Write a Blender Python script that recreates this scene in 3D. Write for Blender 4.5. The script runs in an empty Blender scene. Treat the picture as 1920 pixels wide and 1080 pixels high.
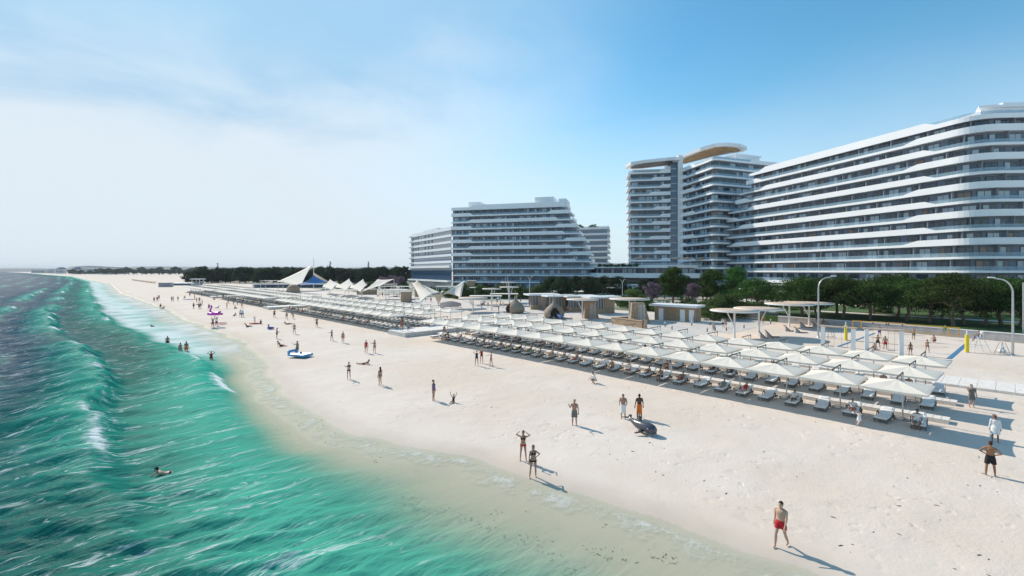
import bpy, bmesh, math, random
import numpy as np
from mathutils import Vector, Matrix, noise as mnoise
R = math.radians
random.seed(7); rng = np.random.default_rng(7)
scene = bpy.context.scene
col = scene.collection

# ------------------------------------------------------------------ camera, sky, sun
# world axes: +X inland from the sea, +Y along the beach away from the camera, metres, beach sand at z = 0
EYE, F, HZ = 10.3, 875.0, 508.0
YAW = R(43); CS, SN = math.cos(YAW), math.sin(YAW)
cd = bpy.data.cameras.new('camera'); cam = bpy.data.objects.new('camera', cd); col.objects.link(cam)
cam.location = (0, 0, EYE); cam.rotation_euler = (R(90), 0, -YAW)
cd.sensor_width = 36; cd.lens = F/1920*36; cd.shift_y = -(540-HZ)/1920
cd.clip_start = .5; cd.clip_end = 40000
scene.camera = cam
SUN_EL, SUN_ROT = R(37), R(-1)
world = bpy.data.worlds.new('World'); scene.world = world; world.use_nodes = True
wn = world.node_tree; wn.nodes.clear()
def wnode(t, **k):
    n = wn.nodes.new(t)
    for a, b in k.items(): setattr(n, a, b)
    return n
sky = wnode('ShaderNodeTexSky', sky_type='NISHITA', sun_disc=False, sun_elevation=SUN_EL, sun_rotation=SUN_ROT,
            air_density=1.0, dust_density=.35, ozone_density=1.6, altitude=0)
hs = wnode('ShaderNodeMix', data_type='RGBA', blend_type='MULTIPLY'); hs.inputs[0].default_value = 1
hs.inputs[7].default_value = (.52, .97, 1.0, 1); wn.links.new(sky.outputs[0], hs.inputs[6])
bg = wnode('ShaderNodeBackground'); bg.inputs[1].default_value = .145
wn.links.new(hs.outputs[2], bg.inputs[0])
bg2 = wnode('ShaderNodeBackground'); bg2.inputs[0].default_value = (.76, .85, .93, 1); bg2.inputs[1].default_value = .80
tc = wnode('ShaderNodeTexCoord')
def wmath(op, a, b=None, c=None):
    n = wnode('ShaderNodeMath', operation=op)
    for i, v in enumerate((a, b, c)):
        if v is None: continue
        if isinstance(v, (int, float)): n.inputs[i].default_value = v
        else: wn.links.new(v, n.inputs[i])
    return n.outputs[0]
def wmap(v, a, b, c=0, d=1, t='SMOOTHSTEP'):
    n = wnode('ShaderNodeMapRange', interpolation_type=t)
    wn.links.new(v, n.inputs[0])
    for i, x in enumerate((a, b, c, d)): n.inputs[i+1].default_value = x
    return n.outputs[0]
sep = wnode('ShaderNodeSeparateXYZ'); wn.links.new(tc.outputs['Generated'], sep.inputs[0])
sd_ = (math.sin(SUN_ROT)*math.cos(SUN_EL), math.cos(SUN_ROT)*math.cos(SUN_EL), math.sin(SUN_EL))
def wdot(d):
    n = wnode('ShaderNodeVectorMath', operation='DOT_PRODUCT'); wn.links.new(tc.outputs['Generated'], n.inputs[0])
    n.inputs[1].default_value = Vector(d).normalized(); return n.outputs['Value']
mp = wnode('ShaderNodeMapping'); mp.inputs['Scale'].default_value = (1.0, 1.0, 2.6); wn.links.new(tc.outputs['Generated'], mp.inputs[0])
def wnoise(sc, det, rough, dist):
    n = wnode('ShaderNodeTexNoise'); n.inputs['Scale'].default_value = sc; n.inputs['Detail'].default_value = det
    n.inputs['Roughness'].default_value = rough; n.inputs['Distortion'].default_value = dist
    wn.links.new(mp.outputs[0], n.inputs['Vector']); return n.outputs['Fac']
n1 = wnoise(2.4, 7, .56, .5)
# thin bright cloud veil over the sea, thickest towards the sun's side, and pale air near the horizon
ang = wdot((.04, 1, 0))
low = wmath('MULTIPLY', wmath('MAXIMUM', wmath('SUBTRACT', sep.outputs['Z'], .18), 0), .60)
veil = wmath('ADD', wmath('SUBTRACT', ang, low), wmath('MULTIPLY', wmath('SUBTRACT', n1, .5), .62))
veil = wmap(veil, .52, 1.10, 0, .92)
hor = wmap(sep.outputs['Z'], -.03, .44, .98, .0)
side = wmap(ang, -.2, .9, .86, 1)
hor = wmath('MULTIPLY', hor, side)
glow = wmap(wdot(sd_), .55, .93, 0, .86)
clear = wmath('MULTIPLY', wmath('SUBTRACT', 1, hor), wmath('SUBTRACT', 1, glow))
fac = wmath('SUBTRACT', 1, wmath('MULTIPLY', wmath('SUBTRACT', 1, veil), clear))
vc = wnode('ShaderNodeMix', data_type='RGBA'); wn.links.new(wmap(wmath('ADD', sep.outputs['Z'], wmath('MULTIPLY', wmath('SUBTRACT', n1, .5), .55)), .20, .46), vc.inputs[0])
vc.inputs[6].default_value = (.76, .85, .93, 1); vc.inputs[7].default_value = (.40, .64, .87, 1); wn.links.new(vc.outputs[2], bg2.inputs[0])
mix = wnode('ShaderNodeMixShader'); wn.links.new(fac, mix.inputs[0]); wn.links.new(bg.outputs[0], mix.inputs[1]); wn.links.new(bg2.outputs[0], mix.inputs[2])
wo = wnode('ShaderNodeOutputWorld'); wn.links.new(mix.outputs[0], wo.inputs[0])
sl = bpy.data.lights.new('sun', 'SUN'); sl.energy = 3.8; sl.angle = R(.5); sl.color = (1, .90, .78)
so = bpy.data.objects.new('sun', sl); col.objects.link(so); so.location = (0, 60, 60)
sd = Vector((math.sin(SUN_ROT)*math.cos(SUN_EL), math.cos(SUN_ROT)*math.cos(SUN_EL), math.sin(SUN_EL)))
so.rotation_euler = (-sd).to_track_quat('-Z', 'Y').to_euler()
vs = scene.view_settings; vs.view_transform = 'Standard'; vs.look = 'None'; vs.exposure = .32; vs.gamma = 1
scene.cycles.max_bounces = 6; scene.cycles.transparent_max_bounces = 12
scene.cycles.caustics_reflective = False; scene.cycles.caustics_refractive = False

# ------------------------------------------------------------------ helpers
def G(px, py, z=0.0):
    """surveyed point: where the sight line of a photo point meets the level z"""
    k = (EYE-z)/(py-HZ); X = (px-960)*k; Y = F*k
    return (CS*X+SN*Y, -SN*X+CS*Y)
def C(X, Y):
    """right/forward metres from the camera to world metres"""
    return (CS*X+SN*Y, -SN*X+CS*Y)
def tag(o, label=None, cat=None, group=None, kind=None):
    if label: o['label'] = label
    if cat: o['category'] = cat
    if group: o['group'] = group
    if kind: o['kind'] = kind
    return o
def empty(name, loc, rz=0, label=None, cat=None, group=None):
    o = bpy.data.objects.new(name, None); o.empty_display_size = .3; col.objects.link(o)
    o.location = loc if len(loc) == 3 else (*loc, 0); o.rotation_euler = (0, 0, rz)
    return tag(o, label, cat, group)
def mat(name, c, rough=.7, metal=0, spec=.5, noise=0, nscale=3, bump=0, bscale=40, sub=None, trans=0, c2=None):
    m = bpy.data.materials.new(name); m.use_nodes = True; nt = m.node_tree; b = nt.nodes['Principled BSDF']
    b.inputs['Base Color'].default_value = (*c, 1); b.inputs['Roughness'].default_value = rough; b.inputs['Metallic'].default_value = metal
    b.inputs['Specular IOR Level'].default_value = spec
    if noise or bump:
        t = nt.nodes.new('ShaderNodeTexCoord')
    if noise:
        n = nt.nodes.new('ShaderNodeTexNoise'); n.inputs['Scale'].default_value = nscale; n.inputs['Detail'].default_value = 5
        nt.links.new(t.outputs['Object'], n.inputs['Vector'])
        r = nt.nodes.new('ShaderNodeValToRGB')
        lo = c2 or tuple(x*(1-noise) for x in c); hi = tuple(min(1, x*(1+noise*.6)) for x in c)
        r.color_ramp.elements[0].color = (*lo, 1); r.color_ramp.elements[1].color = (*hi, 1)
        r.color_ramp.elements[0].position = .33; r.color_ramp.elements[1].position = .67
        nt.links.new(n.outputs['Fac'], r.inputs[0]); nt.links.new(r.outputs[0], b.inputs['Base Color'])
    if bump:
        n = nt.nodes.new('ShaderNodeTexNoise'); n.inputs['Scale'].default_value = bscale; n.inputs['Detail'].default_value = 4
        nt.links.new(t.outputs['Object'], n.inputs['Vector'])
        bp = nt.nodes.new('ShaderNodeBump'); bp.inputs['Strength'].default_value = bump; bp.inputs['Distance'].default_value = .02
        nt.links.new(n.outputs['Fac'], bp.inputs['Height']); nt.links.new(bp.outputs[0], b.inputs['Normal'])
    return m
M = {}
M['white'] = mat('white_paint', (.80, .80, .79), .5, noise=.04, nscale=.5)
M['white_metal'] = mat('white_metal', (.74, .75, .76), .4)
M['steel'] = mat('galvanised_steel', (.50, .51, .52), .4, .7, noise=.12, nscale=4)
M['grey'] = mat('grey_metal', (.22, .22, .22), .5)
M['dark'] = mat('dark_metal', (.055, .05, .045), .5)
M['canvas'] = mat('white_canvas', (.74, .675, .58), .85, noise=.05, nscale=2, bump=.15, bscale=9)
M['cushion'] = mat('white_cushion', (.88, .87, .85), .9, noise=.04, nscale=4, bump=.2, bscale=30)
M['rattan'] = mat('grey_rattan', (.16, .14, .125), .7, noise=.3, nscale=30)
M['wood'] = mat('pale_wood', (.50, .37, .26), .7, noise=.25, nscale=3)
M['wood_white'] = mat('whitewashed_boards', (.78, .73, .67), .75, noise=.12, nscale=3)
M['concrete'] = mat('concrete', (.42, .40, .39), .85, noise=.18, nscale=1.2, bump=.2)
M['dark_glass'] = mat('dark_glass', (.02, .03, .04), .04, spec=.8)
M['yellow'] = mat('yellow_padding', (.75, .58, .02), .6)
M['orange'] = mat('orange_tape', (.70, .36, .03), .7)

class MB:
    def __init__(s): s.v = []; s.f = []; s.m = []; s.sm = []
    def add(s, vs, fs, mi=0, smooth=False):
        b = len(s.v); s.v += [tuple(p) for p in vs]
        for f in fs: s.f.append([b+i for i in f]); s.m.append(mi); s.sm.append(smooth)
        return s
    def box(s, c, d, mi=0, rz=0, mx=None):
        x, y, z = d[0]/2, d[1]/2, d[2]/2
        P = [Vector((a, b, e)) for a in (-x, x) for b in (-y, y) for e in (-z, z)]
        m = Matrix.Translation(c) @ (mx or Matrix.Rotation(rz, 4, 'Z'))
        return s.add([m @ p for p in P], [(0, 1, 3, 2), (4, 6, 7, 5), (0, 4, 5, 1), (2, 3, 7, 6), (0, 2, 6, 4), (1, 5, 7, 3)], mi)
    def tube(s, pts, r, n=8, mi=0, cap=True, flat=1.0):
        pts = [Vector(p) for p in pts]; L = len(pts)
        rr = r if isinstance(r, (list, tuple)) else [r]*L
        vs = []; prev = None
        for i, p in enumerate(pts):
            d = (pts[min(i+1, L-1)]-pts[max(i-1, 0)]).normalized()
            a = prev if prev is not None else (Vector((1, 0, 0)) if abs(d.x) < .8 else Vector((0, 1, 0)))
            a = (a-d*a.dot(d)).normalized(); b = d.cross(a); prev = a
            for k in range(n):
                t = 2*math.pi*k/n; vs.append(p+(a*math.cos(t)+b*math.sin(t)*flat)*rr[i])
        fs = [(i*n+k, i*n+(k+1) % n, (i+1)*n+(k+1) % n, (i+1)*n+k) for i in range(L-1) for k in range(n)]
        s.add(vs, fs, mi, True)
        if cap: s.add(vs[:n], [list(range(n))[::-1]], mi); s.add(vs[-n:], [list(range(n))], mi)
        return s
    def lathe(s, prof, n=24, mi=0, c=(0, 0, 0), smooth=True, sx=1, sy=1):
        vs = [(c[0]+r*math.cos(2*math.pi*k/n)*sx, c[1]+r*math.sin(2*math.pi*k/n)*sy, c[2]+z) for r, z in prof for k in range(n)]
        fs = [(i*n+k, i*n+(k+1) % n, (i+1)*n+(k+1) % n, (i+1)*n+k) for i in range(len(prof)-1) for k in range(n)]
        return s.add(vs, fs, mi, smooth)
    def prism(s, poly, z0, z1, mi=0, mib=None, mit=None):
        n = len(poly); a = sum(poly[i][0]*poly[(i+1) % n][1]-poly[(i+1) % n][0]*poly[i][1] for i in range(n))
        if a < 0: poly = poly[::-1]
        vs = [(*p, z0) for p in poly]+[(*p, z1) for p in poly]
        s.add(vs, [(i, (i+1) % n, n+(i+1) % n, n+i) for i in range(n)], mi)
        s.add(vs[:n], [list(range(n))[::-1]], mi if mib is None else mib); s.add(vs[n:], [list(range(n))], mi if mit is None else mit)
        return s
    def grid(s, P, mi=0, smooth=True):
        r, c = len(P), len(P[0])
        return s.add([p for row in P for p in row], [(i*c+j, i*c+j+1, (i+1)*c+j+1, (i+1)*c+j) for i in range(r-1) for j in range(c-1)], mi, smooth)
    def mesh(s, name, mats):
        me = bpy.data.meshes.new(name); me.from_pydata(s.v, [], s.f)
        for m in (mats if isinstance(mats, (list, tuple)) else [mats]): me.materials.append(m)
        me.polygons.foreach_set('material_index', s.m); me.polygons.foreach_set('use_smooth', s.sm); me.update()
        return me
    def build(s, name, mats, parent=None, loc=None, rz=0):
        return place(name, s.mesh(name, mats), parent, loc, rz)
def place(name, me, parent=None, loc=None, rz=0):
    o = bpy.data.objects.new(name, me); col.objects.link(o)
    if parent: o.parent = parent
    if loc is not None: o.location = loc if len(loc) == 3 else (*loc, 0)
    o.rotation_euler = (0, 0, rz)
    return o
def copy_tree(o, parent=None):
    c = o.copy(); col.objects.link(c)
    if parent: c.parent = parent
    for ch in o.children: copy_tree(ch, c)
    return c
def solid(o, t, off=1):
    m = o.modifiers.new('thick', 'SOLIDIFY'); m.thickness = t; m.offset = off; return o
ORD = ['first', 'second', 'third', 'fourth', 'fifth', 'sixth', 'seventh', 'eighth', 'ninth', 'tenth', 'eleventh', 'twelfth', 'thirteenth',
       'fourteenth', 'fifteenth', 'sixteenth', 'seventeenth', 'eighteenth', 'nineteenth', 'twentieth']
# ------------------------------------------------------------------ shore: sand, sea floor, water
SHU = np.array([-400, -60, -10, 5, 8.5, 11, 14.6, 18.2, 21.5, 24.7, 29.3, 33.8, 40.8, 47.8, 60, 76.8, 96, 123, 157, 196, 294, 494, 631, 1113, 1600, 3000, 9000])
SHV = np.array([24, 20, 18.6, 18.3, 17.9, 17.4, 16.6, 16.1, 15.6, 14.0, 12.4, 11.9, 12.3, 13.2, 15.3, 17.2, 17.4, 16.6, 17.6, 16.8, 14.8, 19.6, 16, 0, -40, -150, -700])
SEA = -.35
def vnoise(x, y, seed=0):
    """smooth value noise on arrays"""
    xi = np.floor(x).astype(np.int64); yi = np.floor(y).astype(np.int64); xf = x-xi; yf = y-yi
    def h(a, b):
        n = (a*374761393+b*668265263+seed*1442695041) & 0x7fffffff
        n = (n ^ (n >> 13))*1274126177 & 0x7fffffff
        return ((n ^ (n >> 16)) & 0xffff)/65535.
    u = xf*xf*(3-2*xf); w = yf*yf*(3-2*yf)
    return (h(xi, yi)*(1-u)+h(xi+1, yi)*u)*(1-w)+(h(xi, yi+1)*(1-u)+h(xi+1, yi+1)*u)*w
def fbm(x, y, seed=0, o=4):
    t = 0; a = .5
    for i in range(o): t = t+a*vnoise(x*2**i, y*2**i, seed+i); a *= .5
    return t
def shore(u): return np.interp(u, SHU, SHV)+.9*(vnoise(u/4.3, u*0, 3)-.5)+.5*(vnoise(u/1.7, u*0, 4)-.5)
def sstep(x, a, b):
    t = np.clip((x-a)/(b-a), 0, 1); return t*t*(3-2*t)
def sand_z(v, u):
    d = v-shore(u)
    z = SEA+np.where(d > 0, .35*(1-np.exp(-d/5.5)), -np.minimum(6, .055*-d+.005*d*d))
    z = z+(fbm(v/6, u/6, 11)-.47)*.10*sstep(d, 3, 12)*(1-sstep(v, 33, 37))
    return z
def polar(a0, a1, na, r0, r1, nr):
    A = np.radians(np.linspace(a0, a1, na)); Rr = np.geomspace(r0, r1, nr)
    X = np.sin(A)[None, :]*Rr[:, None]; Y = np.cos(A)[None, :]*Rr[:, None]
    return CS*X+SN*Y, -SN*X+CS*Y, Rr
def grid_mesh(name, V, U, Z, keep=None):
    nr, na = V.shape; idx = np.arange(nr*na).reshape(nr, na)
    q = np.stack([idx[:-1, :-1], idx[:-1, 1:], idx[1:, 1:], idx[1:, :-1]], -1).reshape(-1, 4)[:, ::-1]
    if keep is not None: q = q[keep.reshape(-1)[q].all(1)]
    used = np.unique(q); remap = np.zeros(nr*na, int); remap[used] = np.arange(len(used)); q = remap[q]
    co = np.stack([V, U, Z], -1).reshape(-1, 3)[used].astype(np.float32)
    me = bpy.data.meshes.new(name); me.vertices.add(len(co)); me.vertices.foreach_set('co', co.ravel())
    me.loops.add(q.size); me.loops.foreach_set('vertex_index', q.ravel().astype(np.int32)); me.polygons.add(len(q))
    me.polygons.foreach_set('loop_start', np.arange(0, q.size, 4, dtype=np.int32)); me.polygons.foreach_set('loop_total', np.full(len(q), 4, np.int32))
    me.polygons.foreach_set('use_smooth', np.ones(len(q), bool)); me.update(); me.validate()
    return me, used
def attr(me, name, a):
    x = me.attributes.new(name, 'FLOAT', 'POINT'); x.data.foreach_set('value', np.ascontiguousarray(a, np.float32))

V, U, Rr = polar(-115, 115, 560, 3, 14000, 520)
Z = sand_z(V, U)
me, used = grid_mesh('beach_sand', V, U, Z)
attr(me, 'shoredist', (V-shore(U)).reshape(-1)[used])
def nodes(name):
    m = bpy.data.materials.new(name); m.use_nodes = True; nt = m.node_tree
    def N(t, **k):
        n = nt.nodes.new(t)
        for a, b in k.items():
            if a.startswith('i_'): n.inputs[a[2:].replace('_', ' ')].default_value = b
            else: setattr(n, a, b)
        return n
    def L(a, b): nt.links.new(a, b)
    def mth(op, a, b=None):
        n = N('ShaderNodeMath', operation=op)
        for i, v in enumerate((a, b)):
            if v is None: continue
            if isinstance(v, (int, float)): n.inputs[i].default_value = v
            else: L(v, n.inputs[i])
        return n.outputs[0]
    def rng_(v, a, b, c=0, d=1):
        n = N('ShaderNodeMapRange', interpolation_type='SMOOTHSTEP'); L(v, n.inputs[0])
        for i, x in enumerate((a, b, c, d)): n.inputs[i+1].default_value = x
        return n.outputs[0]
    def mixc(f, a, b):
        n = N('ShaderNodeMix', data_type='RGBA')
        if isinstance(f, (int, float)): n.inputs[0].default_value = f
        else: L(f, n.inputs[0])
        for i, v in ((6, a), (7, b)):
            if isinstance(v, tuple): n.inputs[i].default_value = (*v, 1)
            else: L(v, n.inputs[i])
        return n.outputs[2]
    def noise(vec, sc, det=4, rough=.55, dist=0):
        n = N('ShaderNodeTexNoise'); n.inputs['Scale'].default_value = sc; n.inputs['Detail'].default_value = det
        n.inputs['Roughness'].default_value = rough; n.inputs['Distortion'].default_value = dist
        L(vec, n.inputs['Vector']); return n.outputs['Fac']
    return m, nt, N, L, mth, rng_, mixc, noise
m, nt, N, L, mth, rng_, mixc, noise = nodes('sand')
b = nt.nodes['Principled BSDF']; t = N('ShaderNodeTexCoord'); P = t.outputs['Object']
at = N('ShaderNodeAttribute', attribute_name='shoredist'); sdist = at.outputs['Fac']
big = noise(P, .09, 4); med = noise(P, .8, 5, .6); fine = noise(P, 7, 3, .6)
c = mixc(rng_(big, .35, .65), (.67, .57, .475), (.72, .63, .55))
c = mixc(rng_(med, .56, .75, 0, .45), c, (.53, .46, .40))
c = mixc(rng_(fine, .60, .78, 0, .35), c, (.46, .41, .36))
wet = rng_(mth('ADD', sdist, mth('MULTIPLY', mth('SUBTRACT', med, .5), 2.0)), .2, 3.4, 1, 0)
c = mixc(mth('MULTIPLY', wet, .55), c, (.42, .36, .29))
L(c, b.inputs['Base Color']); L(rng_(sdist, .3, 2.4, .62, .95), b.inputs['Roughness'])
b.inputs['Specular IOR Level'].default_value = .12
bmp = N('ShaderNodeBump'); bmp.inputs['Strength'].default_value = .7; bmp.inputs['Distance'].default_value = .05
vo = N('ShaderNodeTexVoronoi', feature='SMOOTH_F1'); vo.inputs['Scale'].default_value = 1.25; vo.inputs['Smoothness'].default_value = .5
wv = N('ShaderNodeVectorMath', operation='ADD'); L(P, wv.inputs[0])
nz = N('ShaderNodeTexNoise'); nz.inputs['Scale'].default_value = 1.3; L(P, nz.inputs['Vector']); L(nz.outputs['Color'], wv.inputs[1]); L(wv.outputs[0], vo.inputs['Vector'])
dimple = rng_(vo.outputs['Distance'], .0, .38)
h = mth('ADD', mth('MULTIPLY', dimple, rng_(noise(P, .25, 2), .4, .62, .1, 1.0)), mth('ADD', mth('MULTIPLY', med, 1.1), mth('MULTIPLY', fine, .5)))
L(mth('MULTIPLY', h, rng_(sdist, .5, 6, .05, 1)), bmp.inputs['Height']); L(bmp.outputs[0], b.inputs['Normal'])
M['sand'] = m; me.materials.append(m)
tag(place('beach_sand', me), kind='structure')

# water: swells that break along the beach, wind chop between them
V, U, Rr = polar(-112, 60, 640, 7, 15000, 1150)
dsh = shore(U)-V                                   # metres offshore
spacing = np.maximum(Rr[:, None]*np.radians(172/640), Rr[:, None]*.0067)
def crest(u): return np.interp(u, [-60, 0, 20, 40, 60, 80, 147, 250, 600, 2000], [8, 9, 9.6, 9.4, 9.2, 7.8, 3.4, 3.2, 6, -30])
Hs = np.zeros_like(V); foam = np.zeros_like(V); face = np.zeros_like(V)
wob = (fbm(U/18, V*0+.5, 21)-.47)*5+(fbm(U/5, V/9, 22)-.47)*1.3
for off, hh, seed, lo in ((0, 1.2, 31, .35), (-8.5, 1.35, 32, .35), (-17, 1.0, 33, .2), (-28, .7, 34, .15), (-42, .7, 35, .2), (-60, .7, 36, .2), (-85, .8, 37, .2)):
    x = V-(crest(U)+off+wob*(1+.02*abs(off)))
    amp = hh*(lo+(1-lo)*sstep(fbm(U/26+seed, V*0+seed, seed), .36, .60))*sstep(U, 12, 55)
    if off == 0: amp = amp*(.35+.65*sstep(U, 20, 60))
    sh = np.where(x > 0, np.exp(-(x/1.15)**2), 1/(1+(x/3.2)**2))
    Hs += amp*sh
    face += sstep(amp, .25, .9)*np.where(x > 0, np.exp(-(x/1.6)**2), np.exp(-(x/2.6)**2))
    br = fbm(U/7+seed*3, V/3, seed+50)
    foam += sstep(amp, .35, .9)*np.exp(-((x-.5)/.55)**2)*sstep(br, .42, .6)*1.0
    foam += sstep(amp, .4, .9)*np.where(x < 0, np.exp(x/4.), 0)*.22*sstep(br, .38, .62)
ch = np.zeros_like(V)
for i in range(46):
    wl = .8*12**(i/45.)*rng.uniform(.9, 1.1); ang_ = rng.normal(0, .42)+R(72)
    k = 2*math.pi/wl; ph = rng.uniform(0, 6.28)
    a = .017*wl**.60*rng.uniform(.6, 1.25)
    wgt = np.clip((wl/spacing-2.2)/2, 0, 1)
    s_ = np.sin(k*(V*math.cos(ang_)+U*math.sin(ang_))+ph+1.1*fbm(V/9, U/9, 60+i, 2))
    ch += a*wgt*(1-np.abs(s_)*1.0-.36)*1.5 if i % 3 else a*wgt*s_
ch *= (.25+.75*sstep(dsh, 2, 14))*(.75+.6*fbm(V/40, U/40, 71))
foam += .26*sstep(ch/(ch[(dsh > 10) & (U < 200)].std()+1e-6), .9, 2.3)*sstep(dsh, 3, 12)*sstep(fbm(V/5, U/5, 91), .40, .62)
damp = sstep(dsh, -.2, 6.5)
lip = .035*np.exp(-((dsh-1.2)/.6)**2)*(.3+fbm(U/6, V/6, 81))
zb = sand_z(V, U)
Zw = SEA+(Hs*sstep(dsh, .5, 6)+ch*damp*.78)+lip
Zw = np.where(dsh < 1.5, np.maximum(Zw, np.minimum(zb+.035, SEA+.12)), Zw)
Zw = np.where(dsh < -.9, zb-.05, Zw)
depth = np.clip(np.maximum(SEA-zb, (Zw-zb)*.6), 0, 9)
me, used = grid_mesh('sea_water', V, U, Zw, dsh > -2.2)
f1 = lambda a: a.reshape(-1)[used]
steep = 1+1.25*sstep(U, 19, 33)*(1-.45*sstep(U, 70, 120))      # the sea floor drops faster inside the little cove
attr(me, 'offshore', f1(dsh+3.4*(steep-1)*sstep(dsh, 1.0, 5.5))); attr(me, 'depth', f1(np.where(dsh > 1.2, depth*steep, depth)))
milky = sstep(U, 52, 78)*sstep(dsh, -.6, .8)*(1-sstep(V-crest(U)-wob, -1, 3.0)*0)*sstep(V-crest(U)-wob, .6, 3.4)*.62
attr(me, 'foam', f1(np.clip(foam, 0, 1))); attr(me, 'milky', f1(np.clip(milky/.62, 0, 1)))
attr(me, 'face', f1(np.clip(face, 0, 1)))
m, nt, N, L, mth, rng_, mixc, noise = nodes('sea_water')
b = nt.nodes['Principled BSDF']; t = N('ShaderNodeTexCoord'); P = t.outputs['Object']
A = lambda n: N('ShaderNodeAttribute', attribute_name=n).outputs['Fac']
off = A('offshore'); dep = A('depth'); fo = A('foam'); fa = A('face')
patch = noise(P, .05, 3)
o2 = mth('ADD', off, mth('MULTIPLY', mth('SUBTRACT', patch, .5), 5))
c = mixc(rng_(o2, 1.2, 7.0), (.52, .53, .385), (.062, .37, .27))
c = mixc(rng_(o2, 8.5, 17), c, (.003, .115, .095))
c = mixc(rng_(o2, 14, 28), c, (.0015, .050, .095))
c = mixc(rng_(o2, 30, 100), c, (.0025, .046, .115))
c = mixc(mth('MULTIPLY', fa, .70), c, (.03, .35, .26))
mpn = N('ShaderNodeMapping'); mpn.inputs['Rotation'].default_value = (0, 0, R(18)); mpn.inputs['Scale'].default_value = (.5, 2.0, 1); L(P, mpn.inputs[0])
mp2 = N('ShaderNodeMapping'); mp2.inputs['Rotation'].default_value = (0, 0, R(18)); mp2.inputs['Scale'].default_value = (.16, 1.5, 1); L(P, mp2.inputs[0])
lace = noise(mpn.outputs[0], 1.6, 7, .72, .8)
streak = noise(mp2.outputs[0], 1.0, 6, .68, .5)
warp = N('ShaderNodeVectorMath', operation='ADD'); L(mp2.outputs[0], warp.inputs[0]); wz = N('ShaderNodeTexNoise'); wz.inputs['Scale'].default_value = .35; L(P, wz.inputs['Vector']); L(wz.outputs['Color'], warp.inputs[1])
ridge = mth('SUBTRACT', 1, mth('ABSOLUTE', mth('SUBTRACT', mth('MULTIPLY', noise(warp.outputs[0], 1.1, 5, .55, .4), 2), 1)))
sm = mth('MULTIPLY', mth('MULTIPLY', rng_(ridge, .93, .995), rng_(streak, .45, .62)), rng_(off, 2.5, 10, .0, .55))
sm = mth('MAXIMUM', sm, mth('MULTIPLY', rng_(streak, .62, .74), rng_(off, 8, 20, .0, .16)))
fm = rng_(mth('ADD', mth('MULTIPLY', fo, .78), mth('MULTIPLY', mth('SUBTRACT', lace, .5), 1.5)), .22, .85)
fm = mth('MULTIPLY', fm, rng_(fo, .02, .2))
edge = mth('MULTIPLY', rng_(off, -.75, -.15, 0, 1), rng_(off, -.1, 2.0, 1, 0))
edge = mth('MULTIPLY', edge, rng_(noise(P, .9, 6, .68), .36, .70, .10, .72))
mk = mth('MULTIPLY', A('milky'), rng_(mth('ADD', noise(P, .12, 4), mth('MULTIPLY', mth('SUBTRACT', lace, .5), .5)), .30, .58, .42, .95))
fm = mth('MAXIMUM', mth('MAXIMUM', fm, sm), mth('MAXIMUM', edge, mth('MULTIPLY', mk, .85)))
c = mixc(fm, c, (.80, .83, .83))
bmp = N('ShaderNodeBump'); bmp.inputs['Strength'].default_value = .9; bmp.inputs['Distance'].default_value = .12
rip = mth('ADD', noise(mpn.outputs[0], 1.4, 5, .6, .3), mth('MULTIPLY', noise(P, 5.5, 3), .22))
L(mth('MULTIPLY', rip, rng_(off, -.5, 5, .08, 1)), bmp.inputs['Height']); L(bmp.outputs[0], b.inputs['Normal'])
alpha = mth('SUBTRACT', 1, mth('POWER', 2.718, mth('MULTIPLY', mth('ADD', dep, mth('MULTIPLY', mth('MULTIPLY', dep, dep), 1.6)), -1.35)))
alpha = mth('MAXIMUM', mth('ADD', mth('MULTIPLY', alpha, .93), .05), fm)
alpha = mth('MULTIPLY', alpha, rng_(off, -.9, -.45))
tr = N('ShaderNodeBsdfTransparent'); tr.inputs[0].default_value = (.93, .97, .94, 1)
df = N('ShaderNodeBsdfDiffuse'); L(c, df.inputs['Color']); L(bmp.outputs[0], df.inputs['Normal'])
mx = N('ShaderNodeMixShader'); L(alpha, mx.inputs[0]); L(tr.outputs[0], mx.inputs[1]); L(df.outputs[0], mx.inputs[2])
gl = N('ShaderNodeBsdfGlossy'); gl.inputs['Roughness'].default_value = .42; L(bmp.outputs[0], gl.inputs['Normal'])
fr = N('ShaderNodeFresnel'); fr.inputs[0].default_value = 1.33; L(bmp.outputs[0], fr.inputs['Normal'])
gf = mth('MULTIPLY', mth('MULTIPLY', fr.outputs[0], rng_(off, -.6, 70, .003, .03)), mth('SUBTRACT', 1, fm))
mx2 = N('ShaderNodeMixShader'); L(gf, mx2.inputs[0]); L(mx.outputs[0], mx2.inputs[1]); L(gl.outputs[0], mx2.inputs[2])
L(mx2.outputs[0], nt.nodes['Material Output'].inputs['Surface'])
nt.nodes.remove(b)
me.materials.append(m)
tag(place('sea_water', me), kind='structure')
# ------------------------------------------------------------------ ground sheets behind the beach
def sheet(name, poly, z, m, t=.02):
    o = MB().prism(poly, z-t, z, 0).build(name, m); return tag(o, kind='structure')
M['paving'] = mat('light_paving', (.60, .55, .50), .8, noise=.1, nscale=.6)
M['grass'] = mat('lawn_grass', (.05, .11, .018), .9, noise=.45, nscale=.5, bump=.8, bscale=14)
M['bounce_ground'] = mat('garden_ground', (.56, .53, .49), .95, noise=.3, nscale=.05, c2=(.10, .13, .05))  # garden ground made paler to bounce light onto the shaded hotel fronts
wallv = lambda u: 98.4+.20*(u+1)-.0022*(u+1)**2
lawn_pts = [(wallv(u)+.4, u) for u in range(-40, 40, 4)]
sheet('lawn', lawn_pts+[(150, 36), (150, -40)], 1.12, M['grass'], 1.1)
sheet('garden_path', [(120, -40), (123.5, -40), (126, 36), (122.5, 36)], 1.128, M['paving'])
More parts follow.
